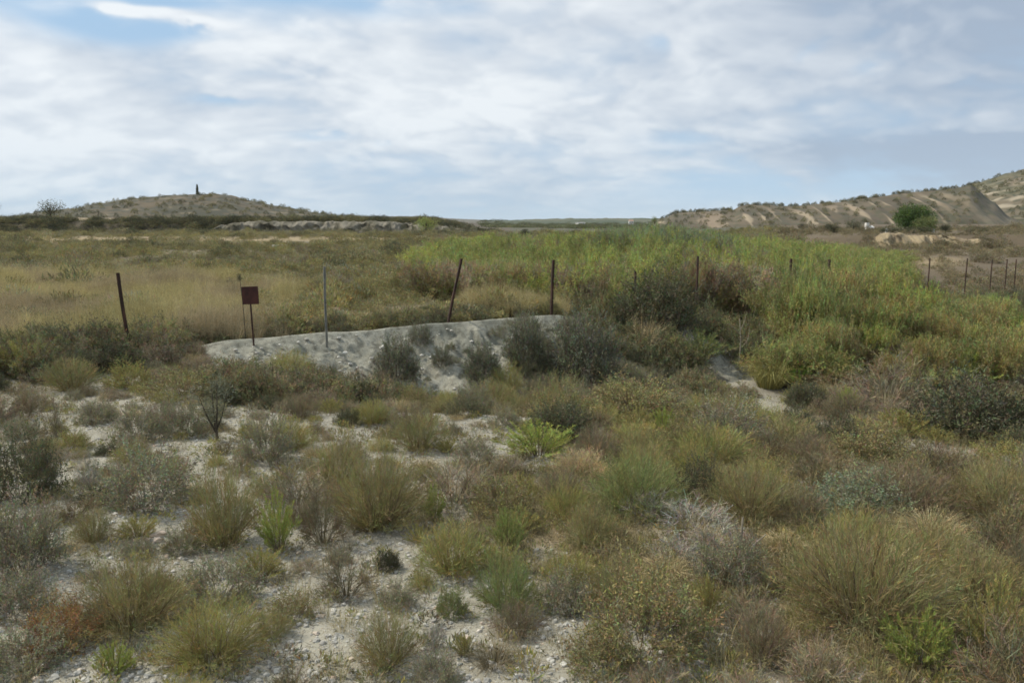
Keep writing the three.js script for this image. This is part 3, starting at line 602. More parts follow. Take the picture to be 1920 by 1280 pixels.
{
  const shrubs = [[lowShrub(61, 90, 7, 0.17), tintMat]];
  const tussock = [1, 2].map((k) => [SPECIES.tuft(rng(80 + k), k, 90).blade, tintMat]);
  scatter('straw_grass', 'tall straw-coloured grass behind the fence at left', tussock, 2800, (r) => {
    const d = 14 + 19 * r(), x = (r() * 0.74 - 0.72) * d; if (before(x, d) > -0.5 || r() < ss(-.36, -.24, x / d + .1 * (fbm(d * .3, x * .2, 2) - .5))) return null; if (fbm(x * .35 + 3, d * .22, 3) < .43 && r() < .8) return null;
    const n = fbm(x * .7 + 9, d * .4, 3), h = (0.25 + 0.75 * fbm(x * .5, d * .35, 3)) * (0.65 + 0.6 * r());
    return [x, land(x, d) - 0.02, d, 0.5 + 0.5 * r(), h, mix3(mix3(TINT.straw, n > .52 ? TINT.pink : TINT.gold, .3 + .4 * r()), n < .42 ? TINT.olive : TINT.brown, ss(.1, .22, Math.abs(n - .48)) * .5).map((v) => v * 1.15)];
  });
  scatter('straw_grass', 'straw-coloured grass clump behind the mound between the leaning and upright posts', tussock, 130, (r) => {
    const px = 870 + 190 * r(), d = 19.6 + 3.2 * r(), x = (px - 960) / FPX * d; if (before(x, d) > -0.7) return null;
    return [x, land(x, d) - .02, d, .6 + .3 * r(), .5 + .35 * r() - 0.2 * ss(930, 1060, px), mix3(TINT.straw, TINT.gold, r() * .8)];
  });
  const plain = (tints, seed, most) => (r) => {
    const d = 15.5 + 135 * Math.pow(r(), 1.35), x = (r() * 1.44 - 0.74) * d, b = x / d;
    if (before(x, d) > -0.9 || (b > -0.06 && b < 0.42 && d > 24 && d < 40 && r() < .7)) return null;
    if (b < -.33 + .12 * r() && d < 30 && r() < .62) return null;
    const n = fbm(x * .13 + seed, d * .08, 3); if (r() > ss(.36, .6, n) * .9 + .1) return null;
    if (b < -0.02 && d > 90 && d < 126 && r() < .85) return null;
    if (b > 0.33 && d > 36 && r() < .6) return null;
    const w = (0.45 + 0.9 * r() * r()) * (1 + d / 110) * most, t = mix3(tints[0], tints[1], r());
    return [x, land(x, d) - .04, d, w, w * (.3 + .3 * r()), b > 0.33 && d > 36 ? mix3(t, TINT.brown, .75) : t];
  };
  const finer = (q) => [[lowShrub(q, 100, 7, 0.15), tintMat]];
  scatter('scrub', 'olive scrub covering the plain behind the fence', finer(63), 2800, plain([TINT.olive, mix3(TINT.olive, TINT.gold, .25)], 30, 1));
  scatter('scrub', 'grey-green scrub scattered over the plain behind the fence', finer(64), 2300, plain([TINT.grey, TINT.olive], 50, 1.15));
  scatter('scrub', 'brown dead scrub scattered over the plain behind the fence', finer(65), 900, plain([TINT.brown, TINT.pink], 70, .9));
  scatter('scrub', 'dark bushes scattered over the plain behind the fence', finer(66), 900, plain([TINT.dark, TINT.olive], 90, 1.3));
  scatter('dry_grass', 'low straw grass among the scrub of the plain', [[SPECIES.tuft(rng(88), 8, 60).blade, tintMat]], 1500, (r) => {
    const d = 17 + 110 * Math.pow(r(), 1.5), x = (r() * 1.3 - .74) * d, b = x / d; if (before(x, d) > -1 || b > .3 && d < 45) return null;
    if (r() > ss(.4, .6, fbm(x * .1 + 11, d * .07, 3)) + .15) return null;
    return [x, land(x, d) - .03, d, .6 + .6 * r(), .22 + .3 * r(), mix3(TINT.straw, b > .33 ? TINT.brown : TINT.olive, r() * .8)];
  });
  scatter('scrub', 'dark scrub on top of the pale scarp and along the foot of the left hill', shrubs, 1500, (r) => {
    const b = -0.66 + 0.64 * r(), d = r() < .72 ? (b < -.36 ? 151 + 8 * r() : 155.5 + 5 * r()) : 158 + 90 * r(), x = b * d;
    if (b < -.4 && b > -.56 && d > 161) return null; if (b > -.06 && d > 163) return null;
    const w = 1.4 + 2.4 * r(), bl = mix3(TINT.dark, r() < .5 ? TINT.olive : TINT.deep, .6); if (d < 162 && fbm(b * 45, 3, 3) < .45 && r() < .75) return null; return [x, land(x, d) - .2, d, w, w * (.28 + .2 * r()), bl];
  });
  scatter('scrub', 'dark shrubs dotted over the face of the pale scarp', shrubs, 60, (r) => {
    const px = 560 + 330 * r(), q = r(), x = (px - 960) / FPX * 149; return [x, land(x, 147) + 2 * q - .3, 148.8 + 5 * q, 1 + 1.4 * r(), .7 + .5 * r(), mix3(TINT.dark, TINT.grey, r())];
  });
  scatter('scrub', 'dark shrubs dotted along the sandy bank', shrubs, 26, (r) => { const px = 1640 + 240 * r(), q = r(), d = 83.6 + 3.6 * q, x = (px - 960) / FPX * 84; return [x, land(x, 82.5) + 1.0 * q - .1, d, .5 + .8 * r(), .35 + .4 * r(), mix3(TINT.dark, TINT.brown, r())]; });
  scatter('hillside_scrub', 'scattered dark shrubs on the left hill', shrubs, 420, (r) => {
    const [x, y, d] = leftHill(.03 + .94 * r(), r() * .62); return [x, y - .1, d, 1.4 + 2.2 * r() * r(), 0.9 + 1 * r(), mix3(TINT.dark, TINT.olive, r() * .9)];
  });
  scatter('hillside_scrub', 'scattered dark shrubs on the eroded hillside', shrubs, 420, (r) => {
    const v = r(), [x, y, d] = badlands(.02 + .76 * r(), v < .55 ? v * .72 : .41 + v * .03); return [x, y - .1, d, 1.2 + 2.2 * r() * r(), 0.8 + 1 * r(), mix3(TINT.dark, TINT.olive, r() * .8)];
  });
  scatter('hillside_scrub', 'scattered dark shrubs on the higher hill at the right edge', shrubs, 260, (r) => {
    const [x, y, d] = rightHill(.02 + .4 * r(), r() * .5); return [x, y - .1, d, 1.4 + 2.4 * r() * r(), 1 + 1.1 * r(), mix3(TINT.dark, TINT.olive, r() * .6)];
  });
  scatter('far_wood', 'dark green wood on the far ridge in the centre', shrubs, 900, (r) => {
    const px = 905 + 350 * r(), d = 330 + 470 * r(), x = (px - 960) / FPX * d; return [x, land(x, d) - .5 + (d > 740 ? 3.2 : d > 650 ? 1.2 : 0), d, 6 + 6 * r(), 1.2 + 2 * r() * r(), mix3(TINT.dark, TINT.green, r() * .5)];
  });
  // brush that reads as one mass: at the leftmost post, behind the crest, on the gully edge
  const dense = [[SPECIES.cushion(rng(701), 31, 90, 0.075).foliage, tintMat]], twiggy = [[SPECIES.dry(rng(702), 5).twig, tintMat]], wispy = [[SPECIES.broom(rng(703), 6, 200).foliage, tintMat]];
  const fenceSpot = (r, t0, t1, s0, s1) => { const t = mix(t0, t1, r()), s = mix(s0, s1, r()); return [-5.5 + t * CX + s * CD, 14.75 + t * CD - s * CX, t, s]; };
  scatter('brush', 'dark brush massed at the foot of the leftmost post', dense, 120, (r) => { const [x, d, t, s] = fenceSpot(r, -6.5, 0.1, -1.3, 1.3); if (t > -.8 && s > -.3) return null; const w = .6 + .6 * r(); return [x, land(x, d) - .03, d, w, .3 + .35 * r(), mix3(TINT.dark, r() < .5 ? TINT.brown : TINT.olive, r() * .7)]; });
  scatter('brush', 'brown twiggy brush behind the leftmost post', twiggy, 70, (r) => { const [x, d] = fenceSpot(r, -6.5, 0.2, -3.4, -.6); const w = .7 + .6 * r(); return [x, land(x, d) - .03, d, w, .35 + .3 * r(), mix3(TINT.brown, TINT.dark, r())]; });
  scatter('brush', 'brown and dark brush in the hollow along the foot of the mound', dense, 150, (r) => { const [x, d, t, s] = fenceSpot(r, -.8, 9.5, 2.0, 4.4); if (s < table([[-1, 1.2], [1, 2.0], [4, 3.1], [9, 3.2]], t) || t > 2.6 && t < 6.4 && (s < 4.2 || r() < .5)) return null; const w = .45 + .6 * r(); return [x, land(x, d) - .03, d, w, .22 + .3 * r(), mix3(r() < .6 ? TINT.brown : TINT.dark, TINT.olive, r() * .6)]; });
  scatter('brush', 'dark brush along the fence before the brown field at right', dense, 120, (r) => { const px = 1690 + 260 * r(), d = 28.5 + 9 * r(), x = (px - 960) / FPX * d, w = .7 + .8 * r(); return [x, land(x, d) - .05, d, w, .35 + .5 * r(), mix3(TINT.dark, r() < .5 ? TINT.brown : TINT.olive, r() * .8)]; });
  scatter('brush', 'low dark brush in a strip just behind the crest of the mound', dense, 110, (r) => { const [x, d] = fenceSpot(r, -.4, 8.8, -1.9, -.8); const w = .4 + .5 * r(); return [x, land(x, d) - .03, d, w, .2 + .22 * r(), mix3(TINT.dark, r() < .5 ? TINT.brown : TINT.olive, r() * .7)]; });
  scatter('brush', 'blackish brush on the gully edge right of the mound', dense, 110, (r) => { const [x, d] = fenceSpot(r, 8.2, 15, -2.5, 2.4); if (Math.abs(x - 4.5) < .55 && Math.abs(d - 19.4) < 1.1) return null; const w = .6 + .7 * r(); return [x, land(x, d) - .03, d, w, .4 + .45 * r(), mix3(TINT.dark, TINT.olive, r() * .9)]; });
  scatter('brush', 'grey brush on the lower right slope of the mound', twiggy, 90, (r) => { const [x, d, t, s] = fenceSpot(r, 5, 10, .25, 3.2); if (r() > ss(4.6, 8.4, t + s * .5)) return null; const w = .5 + .5 * r(); return [x, moundTop(x, d) - .05, d, w, .3 + .25 * r(), mix3(TINT.dark, TINT.grey, r())]; });
  scatter('brush', 'small dark shrubs dotted over the face of the mound', dense, 34, (r) => { const [x, d] = fenceSpot(r, 1.2, 9, .3, 2.7); const w = .16 + .3 * r(); return [x, moundTop(x, d) - .03, d, w, w * .6, mix3(TINT.dark, TINT.grey, r())]; });
  // the thickets: each stem in hundreds of others
  const whips = [901, 902, 903].map((q) => { const s = SPECIES.tall(rng(q), q, 40, q === 903 ? 1.3 : 1.15), a = s.stem.attributes.color; for (let i = 0; i < a.count; i++) a.setXYZ(i, a.getX(i) * 1.0, a.getY(i) * .66, a.getZ(i) * 1.0); return mergeGeometries([s.stem, s.foliage]); });
  const skyl = [[780, 446], [800, 437], [850, 431], [1000, 426], [1100, 420], [1180, 418], [1225, 410], [1270, 416], [1400, 428], [1500, 440], [1600, 450], [1660, 466], [1720, 492], [1800, 500]];
  const back = (tints, lo, hi, bias) => (r) => {
    const px = mix(lo, hi, r()), d = mix(25, 64, Math.pow(r(), bias)) + Math.max(0, px - 1000) * .004, x = (px - 960) / FPX * d; if (before(x, d) > -1.5) return null;
    const y = land(x, d), ty = table(skyl, px) + 16 * (fbm(px * .03, d * .15, 2) - .35) + 34 * (1 - ss(25, 40, d)), full = rise(ty, d) - y, h = clamp(full * (.64 + .36 * r()), .6, 3.4); if (px < 830 && r() < .5) return null;
    return [x, y - .05, d, 1.2 + 1.2 * r(), h, mix3(tints[Math.floor(r() * tints.length)], TINT.olive, r() * .25).map((v) => v * 1.1)];
  };
  scatter('thicket', 'tall green thicket beyond the fence across the middle of the picture', [[whips[0], tintMat]], 540, back([TINT.fresh, TINT.lime, TINT.fresh], 785, 1700, 1.2));
  scatter('thicket', 'brownish half-bare stems mixed into the thicket beyond the fence', [[whips[1], tintMat]], 70, back([TINT.pink, TINT.olive, TINT.brown], 800, 1640, 3.4));
  scatter('thicket', 'bluish green tops of the thicket right of the picture centre', [[whips[1], tintMat]], 80, (r) => { const px = 1120 + 230 * r(), d = 38 + 26 * r(), x = (px - 960) / FPX * d, y = land(x, d); return [x, y, d, 1.4 + r(), clamp((rise(table(skyl, px) + 3, d) - y) * (.75 + .35 * r()), .8, 3.6), mix3(TINT.blue, TINT.green, r() * .5)]; });
  const near = (tints, hScale) => (r) => {
    const px = 1425 + 640 * r(), d = mix(16.8, 26, r()), x = (px - 960) / FPX * d; if (along(x, d) < 10.8 || px < 1425 + 60 * r()) return null;
    const ty = table([[1420, 520], [1480, 492], [1560, 486], [1650, 490], [1720, 508], [1800, 515], [1860, 540], [1920, 560]], px) + 85 * (1 - ss(17, 22, d)) + 40 * (fbm(px * .013, d * .3, 2) - .4), y = land(x, d);
    return [x, y - .05, d, .9 + .9 * r(), clamp((rise(ty, d) - y) * (.38 + .8 * r() * r()) * 1.08 * hScale, .5, 2.9), mix3(tints[Math.floor(r() * tints.length)], TINT.olive, r() * .5)];
  };
  scatter('thicket', 'lighter lime green thicket at the right edge before the brown field', [[whips[2], tintMat]], 230, near([TINT.lime, TINT.fresh, TINT.fresh, TINT.gold], 1));
  scatter('thicket', 'brown twiggy stems low in the lime thicket at right', [[whips[1], tintMat]], 110, near([TINT.brown, TINT.olive, TINT.olive], .72));
  // between the foreground shrubs
  const fineTuft = [1, 2].map((k) => [SPECIES.tuft(rng(90 + k), k, 46).blade, tintMat]), fineHerb = [lowShrub(95, 26, 5, .3), lowShrub(96, 26, 5, .3)].map((g) => [g, tintMat]);
  scatter('dry_grass', 'thin dry grass between the foreground shrubs', fineTuft, 3000, (r) => {
    const d = 2.8 + 13.5 * Math.pow(r(), .8), x = (r() - .5) * (1.45 * d + 1.6), t = along(x, d); if (before(x, d) < (t > -.5 && t < 9 ? 2.8 : .2)) return null;
    if (x > -.5 && r() < .45 || r() < paleness(x, d) * .92 || nearTrack(x, d) < .28 && r() < .85) return null;
    return [x, land(x, d) - .01, d, .16 + .22 * r(), .08 + .2 * r(), mix3(fbm(x * .5 + 7, d * .5, 3) > .5 ? TINT.straw : TINT.brown, TINT.olive, .2 + r() * .8)];
  });
  scatter('low_herbs', 'tiny grey and olive herbs on the soil between the foreground shrubs', fineHerb, 4400, (r) => {
    const d = 2.8 + 13.5 * Math.pow(r(), .8), x = (r() - .5) * (1.45 * d + 1.6), t = along(x, d); if (before(x, d) < (t > -.5 && t < 9 ? 2.8 : .2)) return null;
    if (r() < paleness(x, d) * .8 || nearTrack(x, d) < .28 && r() < .85) return null;
    const w = .07 + .16 * r(); return [x, land(x, d) - .01, d, w, w * .5, [TINT.grey, TINT.olive, TINT.gold, TINT.brown][Math.floor(r() * 4)]];
  });
  scatter('scrub', 'olive and brown scrub going on to the left and right of the view', wispy, 240, (r) => { const d = .8 + 15 * r(), e = (.74 * d + .3 + 4.5 * r()) * (r() < .5 ? -1 : 1); if (before(e, d) < .5) return null; const w = .45 + .7 * r(); return [e, land(e, d) - .03, d, w, w * (.5 + .3 * r()), mix3(r() < .4 ? TINT.brown : TINT.grey, TINT.olive, r())]; });
  // gravel
  const pebble = (s) => { const g = new THREE.IcosahedronGeometry(1, 1), r = rng(s), p = g.attributes.position, f = new Map(); for (let i = 0; i < p.count; i++) { const key = [p.getX(i), p.getY(i), p.getZ(i)].map((v) => v.toFixed(3)).join(); if (!f.has(key)) f.set(key, .72 + .5 * r()); const m = f.get(key); p.setXYZ(i, p.getX(i) * m, p.getY(i) * m * .62, p.getZ(i) * m * .85); } g.deleteAttribute('uv'); g.deleteAttribute('normal'); g.computeVertexNormals(); return g; };
  const stoneMat = new THREE.MeshStandardMaterial({ roughness: .95 });
  scatter('gravel', 'pale gravel lying on the bare soil', [[pebble(1), stoneMat], [pebble(2), stoneMat]], 16000, (r) => {
    const d = 2.7 + 9.5 * Math.pow(r(), 1.3), x = (r() - .5) * 1.42 * d; if (before(x, d) < 2.4 || r() > paleness(x, d) * .95 + .06) return null;
    const w = .004 + .019 * Math.pow(r(), 6); return [x, land(x, d) + w * .1, d, w * 2, w, mix3([.40, .39, .345], r() < .12 ? [.42, .32, .24] : [.26, .245, .215], r() * .9)];
  });
  const moundR = rng(2);
  scatter('clods', 'clods and stones on the face of the mound', [[pebble(3), stoneMat]], 1500, (r) => {
    const t = 11 * r(), s = .1 + 2.6 * r(), x = -5.5 + t * CX + s * CD, d = 14.75 + t * CD - s * CX, w = .006 + .05 * Math.pow(r(), 6);
    return [x, moundTop(x, d), d, w * 2, w, mix3([.47, .455, .40], [.3, .28, .24], r())];
  });
  const rs = rng(12);
  const st0 = new THREE.Mesh(pebble(9), new THREE.MeshStandardMaterial({ color: new THREE.Color().setRGB(.52, .42, .33), roughness: .95 }));
  [[262, 1003], [272, 1012], [286, 1006], [302, 1003], [296, 1014], [255, 1014]].forEach(([px, py]) => { const g = ground(px, py), o = copy(st0, 'stone'), w = .022 + .018 * rs(); o.position.set(g.x, g.y + w * .25, -g.d); o.scale.set(w * 1.3, w, w); o.rotation.y = rs() * 6; o.castShadow = o.receiveShadow = true; tag(o, 'pinkish stone in the little cluster on the gravel at left', 'stone', 'cluster of pinkish stones'); });
}


// ---------------------------------------------------------------- the old fence, the sign
function noiseTex(seed, a, b, n = 256) {
  const d = new Uint8Array(n * n * 4);
  for (let j = 0; j < n; j++) for (let i = 0; i < n; i++) { const t = clamp(0.5 + (fbm(i * .05 + seed, j * .03, 5) - .5) * 2.6), g = .85 + .3 * hash(i + seed, j); for (let c = 0; c < 3; c++) d[(j * n + i) * 4 + c] = clamp(mix(a[c], b[c], t) * g, 0, 255); d[(j * n + i) * 4 + 3] = 255; }
  const t = new THREE.DataTexture(d, n, n); t.wrapS = t.wrapT = THREE.RepeatWrapping; t.magFilter = THREE.LinearFilter; t.colorSpace = THREE.SRGBColorSpace; t.needsUpdate = true; return t;
}
const rust = new THREE.MeshStandardMaterial({ map: noiseTex(3, [46, 32, 26], [78, 53, 40]), roughness: .9, metalness: .1 });
const rustSign = new THREE.MeshStandardMaterial({ map: noiseTex(8, [60, 34, 29], [80, 46, 38]), roughness: .85, metalness: .1 });
const steel = new THREE.MeshStandardMaterial({ map: noiseTex(5, [96, 98, 94], [122, 122, 114]), roughness: .7, metalness: .4 });
// an angle-iron post: two flanges rolled from one bar
function angleIron(h, w = .05, t = .006) {
  const s = new THREE.Shape([[0, 0], [w, 0], [w, t], [t, t], [t, w], [0, w]].map(([x, y]) => new THREE.Vector2(x - w / 3, y - w / 3)));
  const g = new THREE.ExtrudeGeometry(s, { depth: h, bevelEnabled: true, bevelSize: .001, bevelThickness: .001, bevelSegments: 1, steps: 8 }); g.rotateX(-Math.PI / 2);
  const p = g.attributes.position; for (let i = 0; i < p.count; i++) { const y = p.getY(i); p.setX(i, p.getX(i) + .006 * Math.sin(y * 3.1 + h * 9)); } g.computeVertexNormals(); return g;
}
const staple = new THREE.TorusGeometry(.02, .0035, 6, 12);
function post(label, x, d, h, tilt, m, group, w = .05) {
  const o = thing('fence_post', x, land(x, d) - .12, -d, .4);
  mesh('bar', angleIron(h + .12, w), m, o);
  for (const f of [.38, .62, .86]) { const s = mesh('wire_tie', staple, rust, o); s.position.set(0, h * f, 0); s.rotation.x = Math.PI / 2; }
  o.rotation.z = tilt; o.rotation.order = 'ZYX';
  tag(o, label, 'fence post', group); return o;
}
const footed = (px, py, topPy, d) => { const x = (px - 960) / FPX * d; return [x, d, rise(topPy, d) - land(x, d)]; };
{
  let [x, d, h] = footed(235, 660, 513, 13.5); post('rusty iron post leaning left, alone at the left of the old fence', x, d, h + .02, .085, rust, null, .056);
  [x, d, h] = footed(608, 628, 500, 15.55); post('slender grey steel post on the crest between the sign and the leaning post', x, d, h, .0, steel, null, .04);
  [x, d, h] = footed(835, 602, 484, 17.85); post('rusty post leaning right on the crest of the mound', x, d, h + .03, -.21, rust, null, .05);
  [x, d, h] = footed(1033, 588, 487, 19.5); post('upright rusty post at the right end of the crest', x, d, h, -.035, rust, null, .055);
  [x, d, h] = footed(1192, 600, 508, 21.5); post('short dark post sticking out of the blackish bush', x, d, h, .01, rust, null, .045);
  [x, d, h] = footed(1307, 600, 480, 23.3); post('dark post standing before the thicket right of the mound', x, d, h, 0, rust, null, .045);
  for (const [px, ty, dd] of [[1481, 485, 25.2], [1553, 486, 27.2]]) { [x, d, h] = footed(px, 600, ty, dd); post('dark post half hidden in the green thicket', x, d, h, 0, rust, 'posts half hidden in the thicket', .06); }
  for (const [px, ty, dd] of [[1741, 484, 31], [1811, 484, 33.2], [1858, 486, 35], [1886, 486, 36.6], [1903, 486, 38]]) { [x, d, h] = footed(px, 600, ty, dd); post('dark post in the row along the brown field at right', x, d, h, 0, rust, 'posts along the brown field', .032); }
  // the sign
  const gx = (469.5 - 960) / FPX * 14.9, sd = 14.9, base = rise(638, sd);
  const s = thing('sign', gx, base, -sd, .05);
  const pg = new THREE.CylinderGeometry(.016, .018, rise(560, sd) - base + .3, 10); pg.translate(0, (rise(560, sd) - base) / 2 - .15, 0); mesh('pole', pg, rust, s).rotation.z = .03;
  const sw = .30, sh = rise(537, sd) - rise(570, sd), shp = new THREE.Shape(), e = .012;
  shp.moveTo(-sw / 2 + e, -sh / 2); shp.lineTo(sw / 2 - e, -sh / 2); shp.quadraticCurveTo(sw / 2, -sh / 2, sw / 2, -sh / 2 + e); shp.lineTo(sw / 2, sh / 2 - e); shp.quadraticCurveTo(sw / 2, sh / 2, sw / 2 - e, sh / 2); shp.lineTo(-sw / 2 + e, sh / 2); shp.quadraticCurveTo(-sw / 2, sh / 2, -sw / 2, sh / 2 - e); shp.lineTo(-sw / 2, -sh / 2 + e); shp.quadraticCurveTo(-sw / 2, -sh / 2, -sw / 2 + e, -sh / 2);
  const pl = new THREE.ExtrudeGeometry(shp, { depth: .003, bevelEnabled: true, bevelSize: .002, bevelThickness: .002, bevelSegments: 2 }), pm = mesh('plate', pl, rustSign, s); pm.position.set(-.012, rise(553.5, sd) - base, .024); pm.rotation.z = .03;
  for (const q of [-.08, .08]) { const b = mesh('bolt', new THREE.CylinderGeometry(.009, .009, .008, 6), rust, s); b.rotation.x = Math.PI / 2; b.position.set(-.012, rise(553.5, sd) - base + q, .033); }
  tag(s, 'square rust-brown sign plate on a thin pole at the left of the mound', 'sign');
}
// a limb that tapers along a curve
function limb(pts, r0, r1, n = 10, m = 7) {
  const c = new THREE.CatmullRomCurve3(pts.map((p) => new THREE.Vector3(...p))), g = new THREE.TubeGeometry(c, n, 1, m, false), p = g.attributes.position, v = new THREE.Vector3();
  for (let i = 0; i <= n; i++) { c.getPointAt(i / n, v); const r = mix(r0, r1, i / n); for (let j = 0; j <= m; j++) { const k = i * (m + 1) + j; p.setXYZ(k, v.x + (p.getX(k) - v.x) * r, v.y + (p.getY(k) - v.y) * r, v.z + (p.getZ(k) - v.z) * r); } }
  g.computeVertexNormals(); return g;
}
const bark = new THREE.MeshStandardMaterial({ map: noiseTex(21, [50, 44, 36], [78, 70, 58]), roughness: 1 }), deadWood = new THREE.MeshStandardMaterial({ map: noiseTex(23, [112, 105, 92], [146, 138, 122]), roughness: 1 });
{ // dry flower stalk beside the sign
  const d = 15.1, x = (449 - 960) / FPX * d, y0 = land(x, d), h = rise(516, d) - y0, o = thing('dry_stalk', x, y0, -d);
  mesh('stem', limb([[.06, 0, 0], [.04, h * .5, 0], [0, h, 0]], .008, .005), bark, o);
  const r = rng(4), f = new Buf(); for (let k = 0; k < 90; k++) f.leaf([(r() - .5) * .05, h - .1 * r(), (r() - .5) * .05], norm(add([0, .4, 0], unit(r), 1)), .05, .012, unit(r), tone(r));
  mesh('seed_head', f.geo(), plantMat(TINT.dark, true), o); tag(o, 'thin dry stalk with a small seed head left of the sign', 'plant stalk');
}
{ // dark forked sapling
  const g = ground(405, 826), k = 1 / FPX * g.r, o = thing('sapling', g.x, g.y - .03, -g.d), r = rng(9), f = new Buf(), tips = [];
  mesh('trunk', limb([[0, -.05, 0], [.01, 16 * k, 0], [0, 30 * k, 0]], .02, .014), bark, o);
  for (const [bx, bz, h] of [[-.14, .05, 84], [.13, -.04, 92], [-.04, -.05, 104], [.06, .05, 112]]) { const b = [[0, 20 * k, 0], [bx * .5, 48 * k, bz * .5], [bx, h * k, bz]]; mesh('branch', limb(b, .011, .003, 8, 6), bark, o); tips.push(b); }
  for (const b of tips) for (let q = 0; q < 24; q++) { const t = .2 + .8 * r(), c = t < .5 ? add(b[0], add(b[1], b[0], -1), t * 2) : add(b[1], add(b[2], b[1], -1), t * 2 - 1), dir = norm(add([0, .9, 0], unit(r), 1)), len = .08 + .14 * r(); f.ribbon([c, add(c, dir, len)], .006, .002, unit(r), tone(r)); for (let w = 0; w < 6; w++) f.leaf(add(c, dir, len * r()), norm(add(dir, unit(r), .8)), .05, .011, unit(r), tone(r)); }
  mesh('foliage', f.geo(), plantMat(TINT.slate, true), o); tag(o, 'dark forked sapling with sparse leaves standing on the pale soil at left', 'sapling');
}
{ // pale bare sapling by the gully and dead branches lying or standing in the scrub
  let g = ground(1385, 698), k = g.r / FPX, o = thing('bare_sapling', g.x, g.y - .03, -g.d);
  mesh('trunk', limb([[-.03, -.05, 0], [.02, 40 * k, 0], [.0, 70 * k, .05], [-.03, 100 * k, .02]], .02, .009), deadWood, o);
  for (const b of [[[.02, 45 * k, 0], [.16, 62 * k, .05], [.22, 85 * k, 0]], [[0, 70 * k, .04], [-.16, 84 * k, .05], [-.3, 92 * k, 0]], [[0, 80 * k, .04], [.1, 98 * k, 0], [.13, 112 * k, 0]]]) mesh('branch', limb(b, .008, .003, 7, 5), deadWood, o);
  tag(o, 'slim pale bare sapling at the gully edge left of the lime thicket', 'sapling');
  const dead = (px, py, label, parts) => { const q = ground(px, py), s = q.r / FPX, w = thing('dead_branch', q.x, q.y, -q.d); parts.forEach(([p, a, b], i) => mesh(i ? 'twig' : 'stem', limb(p.map(([x, y, z]) => [x * s, y * s, (z ?? 0) * s]), a, b, 8, 6), deadWood, w)); tag(w, label, 'dead branch'); };
  dead(1385, 1085, 'upright grey dead branch with side twigs at right', [[[[0, -5], [1, 50], [3, 112]], .011, .006], [[[1, 40], [18, 60, 5], [42, 82, 4]], .007, .003], [[[0, 30], [-12, 55], [-20, 88]], .006, .003], [[[2, 62], [-4, 84], [-12, 104]], .005, .002], [[[18, 60, 5], [22, 72], [20, 86]], .004, .002]]);
  dead(1190, 975, 'grey dead stick leaning in the scrub right of centre', [[[[14, -3], [2, 14], [-8, 34]], .009, .004], [[[2, 14], [-16, 20], [-30, 22, 6]], .005, .003]]);
  dead(970, 1003, 'short pale stick lying across the scrub at the centre', [[[[-12, 2], [0, 6], [14, 10]], .008, .004]]);
  dead(1355, 1100, 'thin grey dead stick left of the upright dead branch', [[[[0, -4], [2, 26], [-1, 64]], .006, .003], [[[2, 26], [10, 38], [14, 52]], .004, .002]]);
  dead(1467, 955, 'pale bare twig standing in the dark purplish shrub', [[[[-2, -2], [0, 28], [-10, 56]], .006, .003], [[[0, 28], [8, 44], [10, 60]], .004, .002]]);
}
// ---------------------------------------------------------------- far things
function farTree(name, label, px, d, footPy, w, h, tint, seed, o2 = {}) {
  const x = (px - 960) / FPX * d, y = o2.y ?? Math.max(rise(footPy, d), land(x, d)), r = rng(seed), o = thing(name, x, y - .1, -d), f = new Buf(), nC = o2.clumps ?? 34, low = o2.low ?? .18;
  mesh('trunk', limb([[0, 0, 0], [.02 * w, h * .2, 0], [0, h * .55, .02 * w]], w * .05, w * .02, 6, 7), bark, o);
  for (let k = 0; k < 5; k++) { const a = k * 1.26 + r(); mesh('limb', limb([[0, h * .22, 0], [Math.cos(a) * w * .16, h * .42, Math.sin(a) * w * .16], [Math.cos(a) * w * .32, h * .66, Math.sin(a) * w * .32]], w * .022, w * .008, 5, 5), bark, o); }
  for (let c = 0; c < nC; c++) {
    const u = unit(r), q = Math.pow(r(), .4) * .82, C = [u[0] * q * w / 2, h * (low + (1 - low) * (.5 + .46 * u[1] * q)), u[2] * q * w / 2], cr = (.15 + .12 * r()) * w, k = tone(r, .25, .1);
    for (let l = 0; l < (o2.leaves ?? 70); l++) { const v = unit(r), rr = cr * Math.cbrt(r()); f.leaf(add(C, [v[0], v[1] * .8, v[2]], rr), norm(add(v, unit(r), .9)), w * .055, w * .022, unit(r), k.map((z) => z * (.8 + .4 * r()))); }
  }
  mesh('crown', f.geo(), plantMat(TINT[tint], true), o); tag(o, label, 'tree'); return o;
}
farTree('tree', 'big rounded green tree above the sandy bank', 1706, 100, 436, 66 / FPX * 100, 56 / FPX * 100, 'tree', 41, { low: .0, clumps: 120, leaves: 110 });
farTree('tree', 'lighter green lower tree joined to the big rounded one on its right', 1728, 98, 436, 44 / FPX * 100, 32 / FPX * 100, 'green', 42, { low: .0, clumps: 80, leaves: 90 });
farTree('tree', 'dark green tree left of the white hut', 1594, 112, 434, 30 / FPX * 112, 26 / FPX * 112, 'dark', 43, { low: .05 });
farTree('tree', 'small blackish tree farther left of the white hut', 1558, 104, 440, 30 / FPX * 104, 22 / FPX * 104, 'deep', 44, { low: .03 });
farTree('tree', 'small round dark tree right of the big rounded green one', 1766, 99, 436, 24 / FPX * 99, 20 / FPX * 99, 'dark', 45, { low: .03 });
farTree('tree', 'small dark tree on the foot of the eroded hillside', 1500, 150, 432, 22 / FPX * 150, 14 / FPX * 150, 'deep', 46, { low: .02 });
farTree('tree', 'spiky multi-stemmed tree on the left skyline', 104, 190, 412, 52 / FPX * 190, 40 / FPX * 190, 'dark', 47, { low: .15, clumps: 26, leaves: 44 });
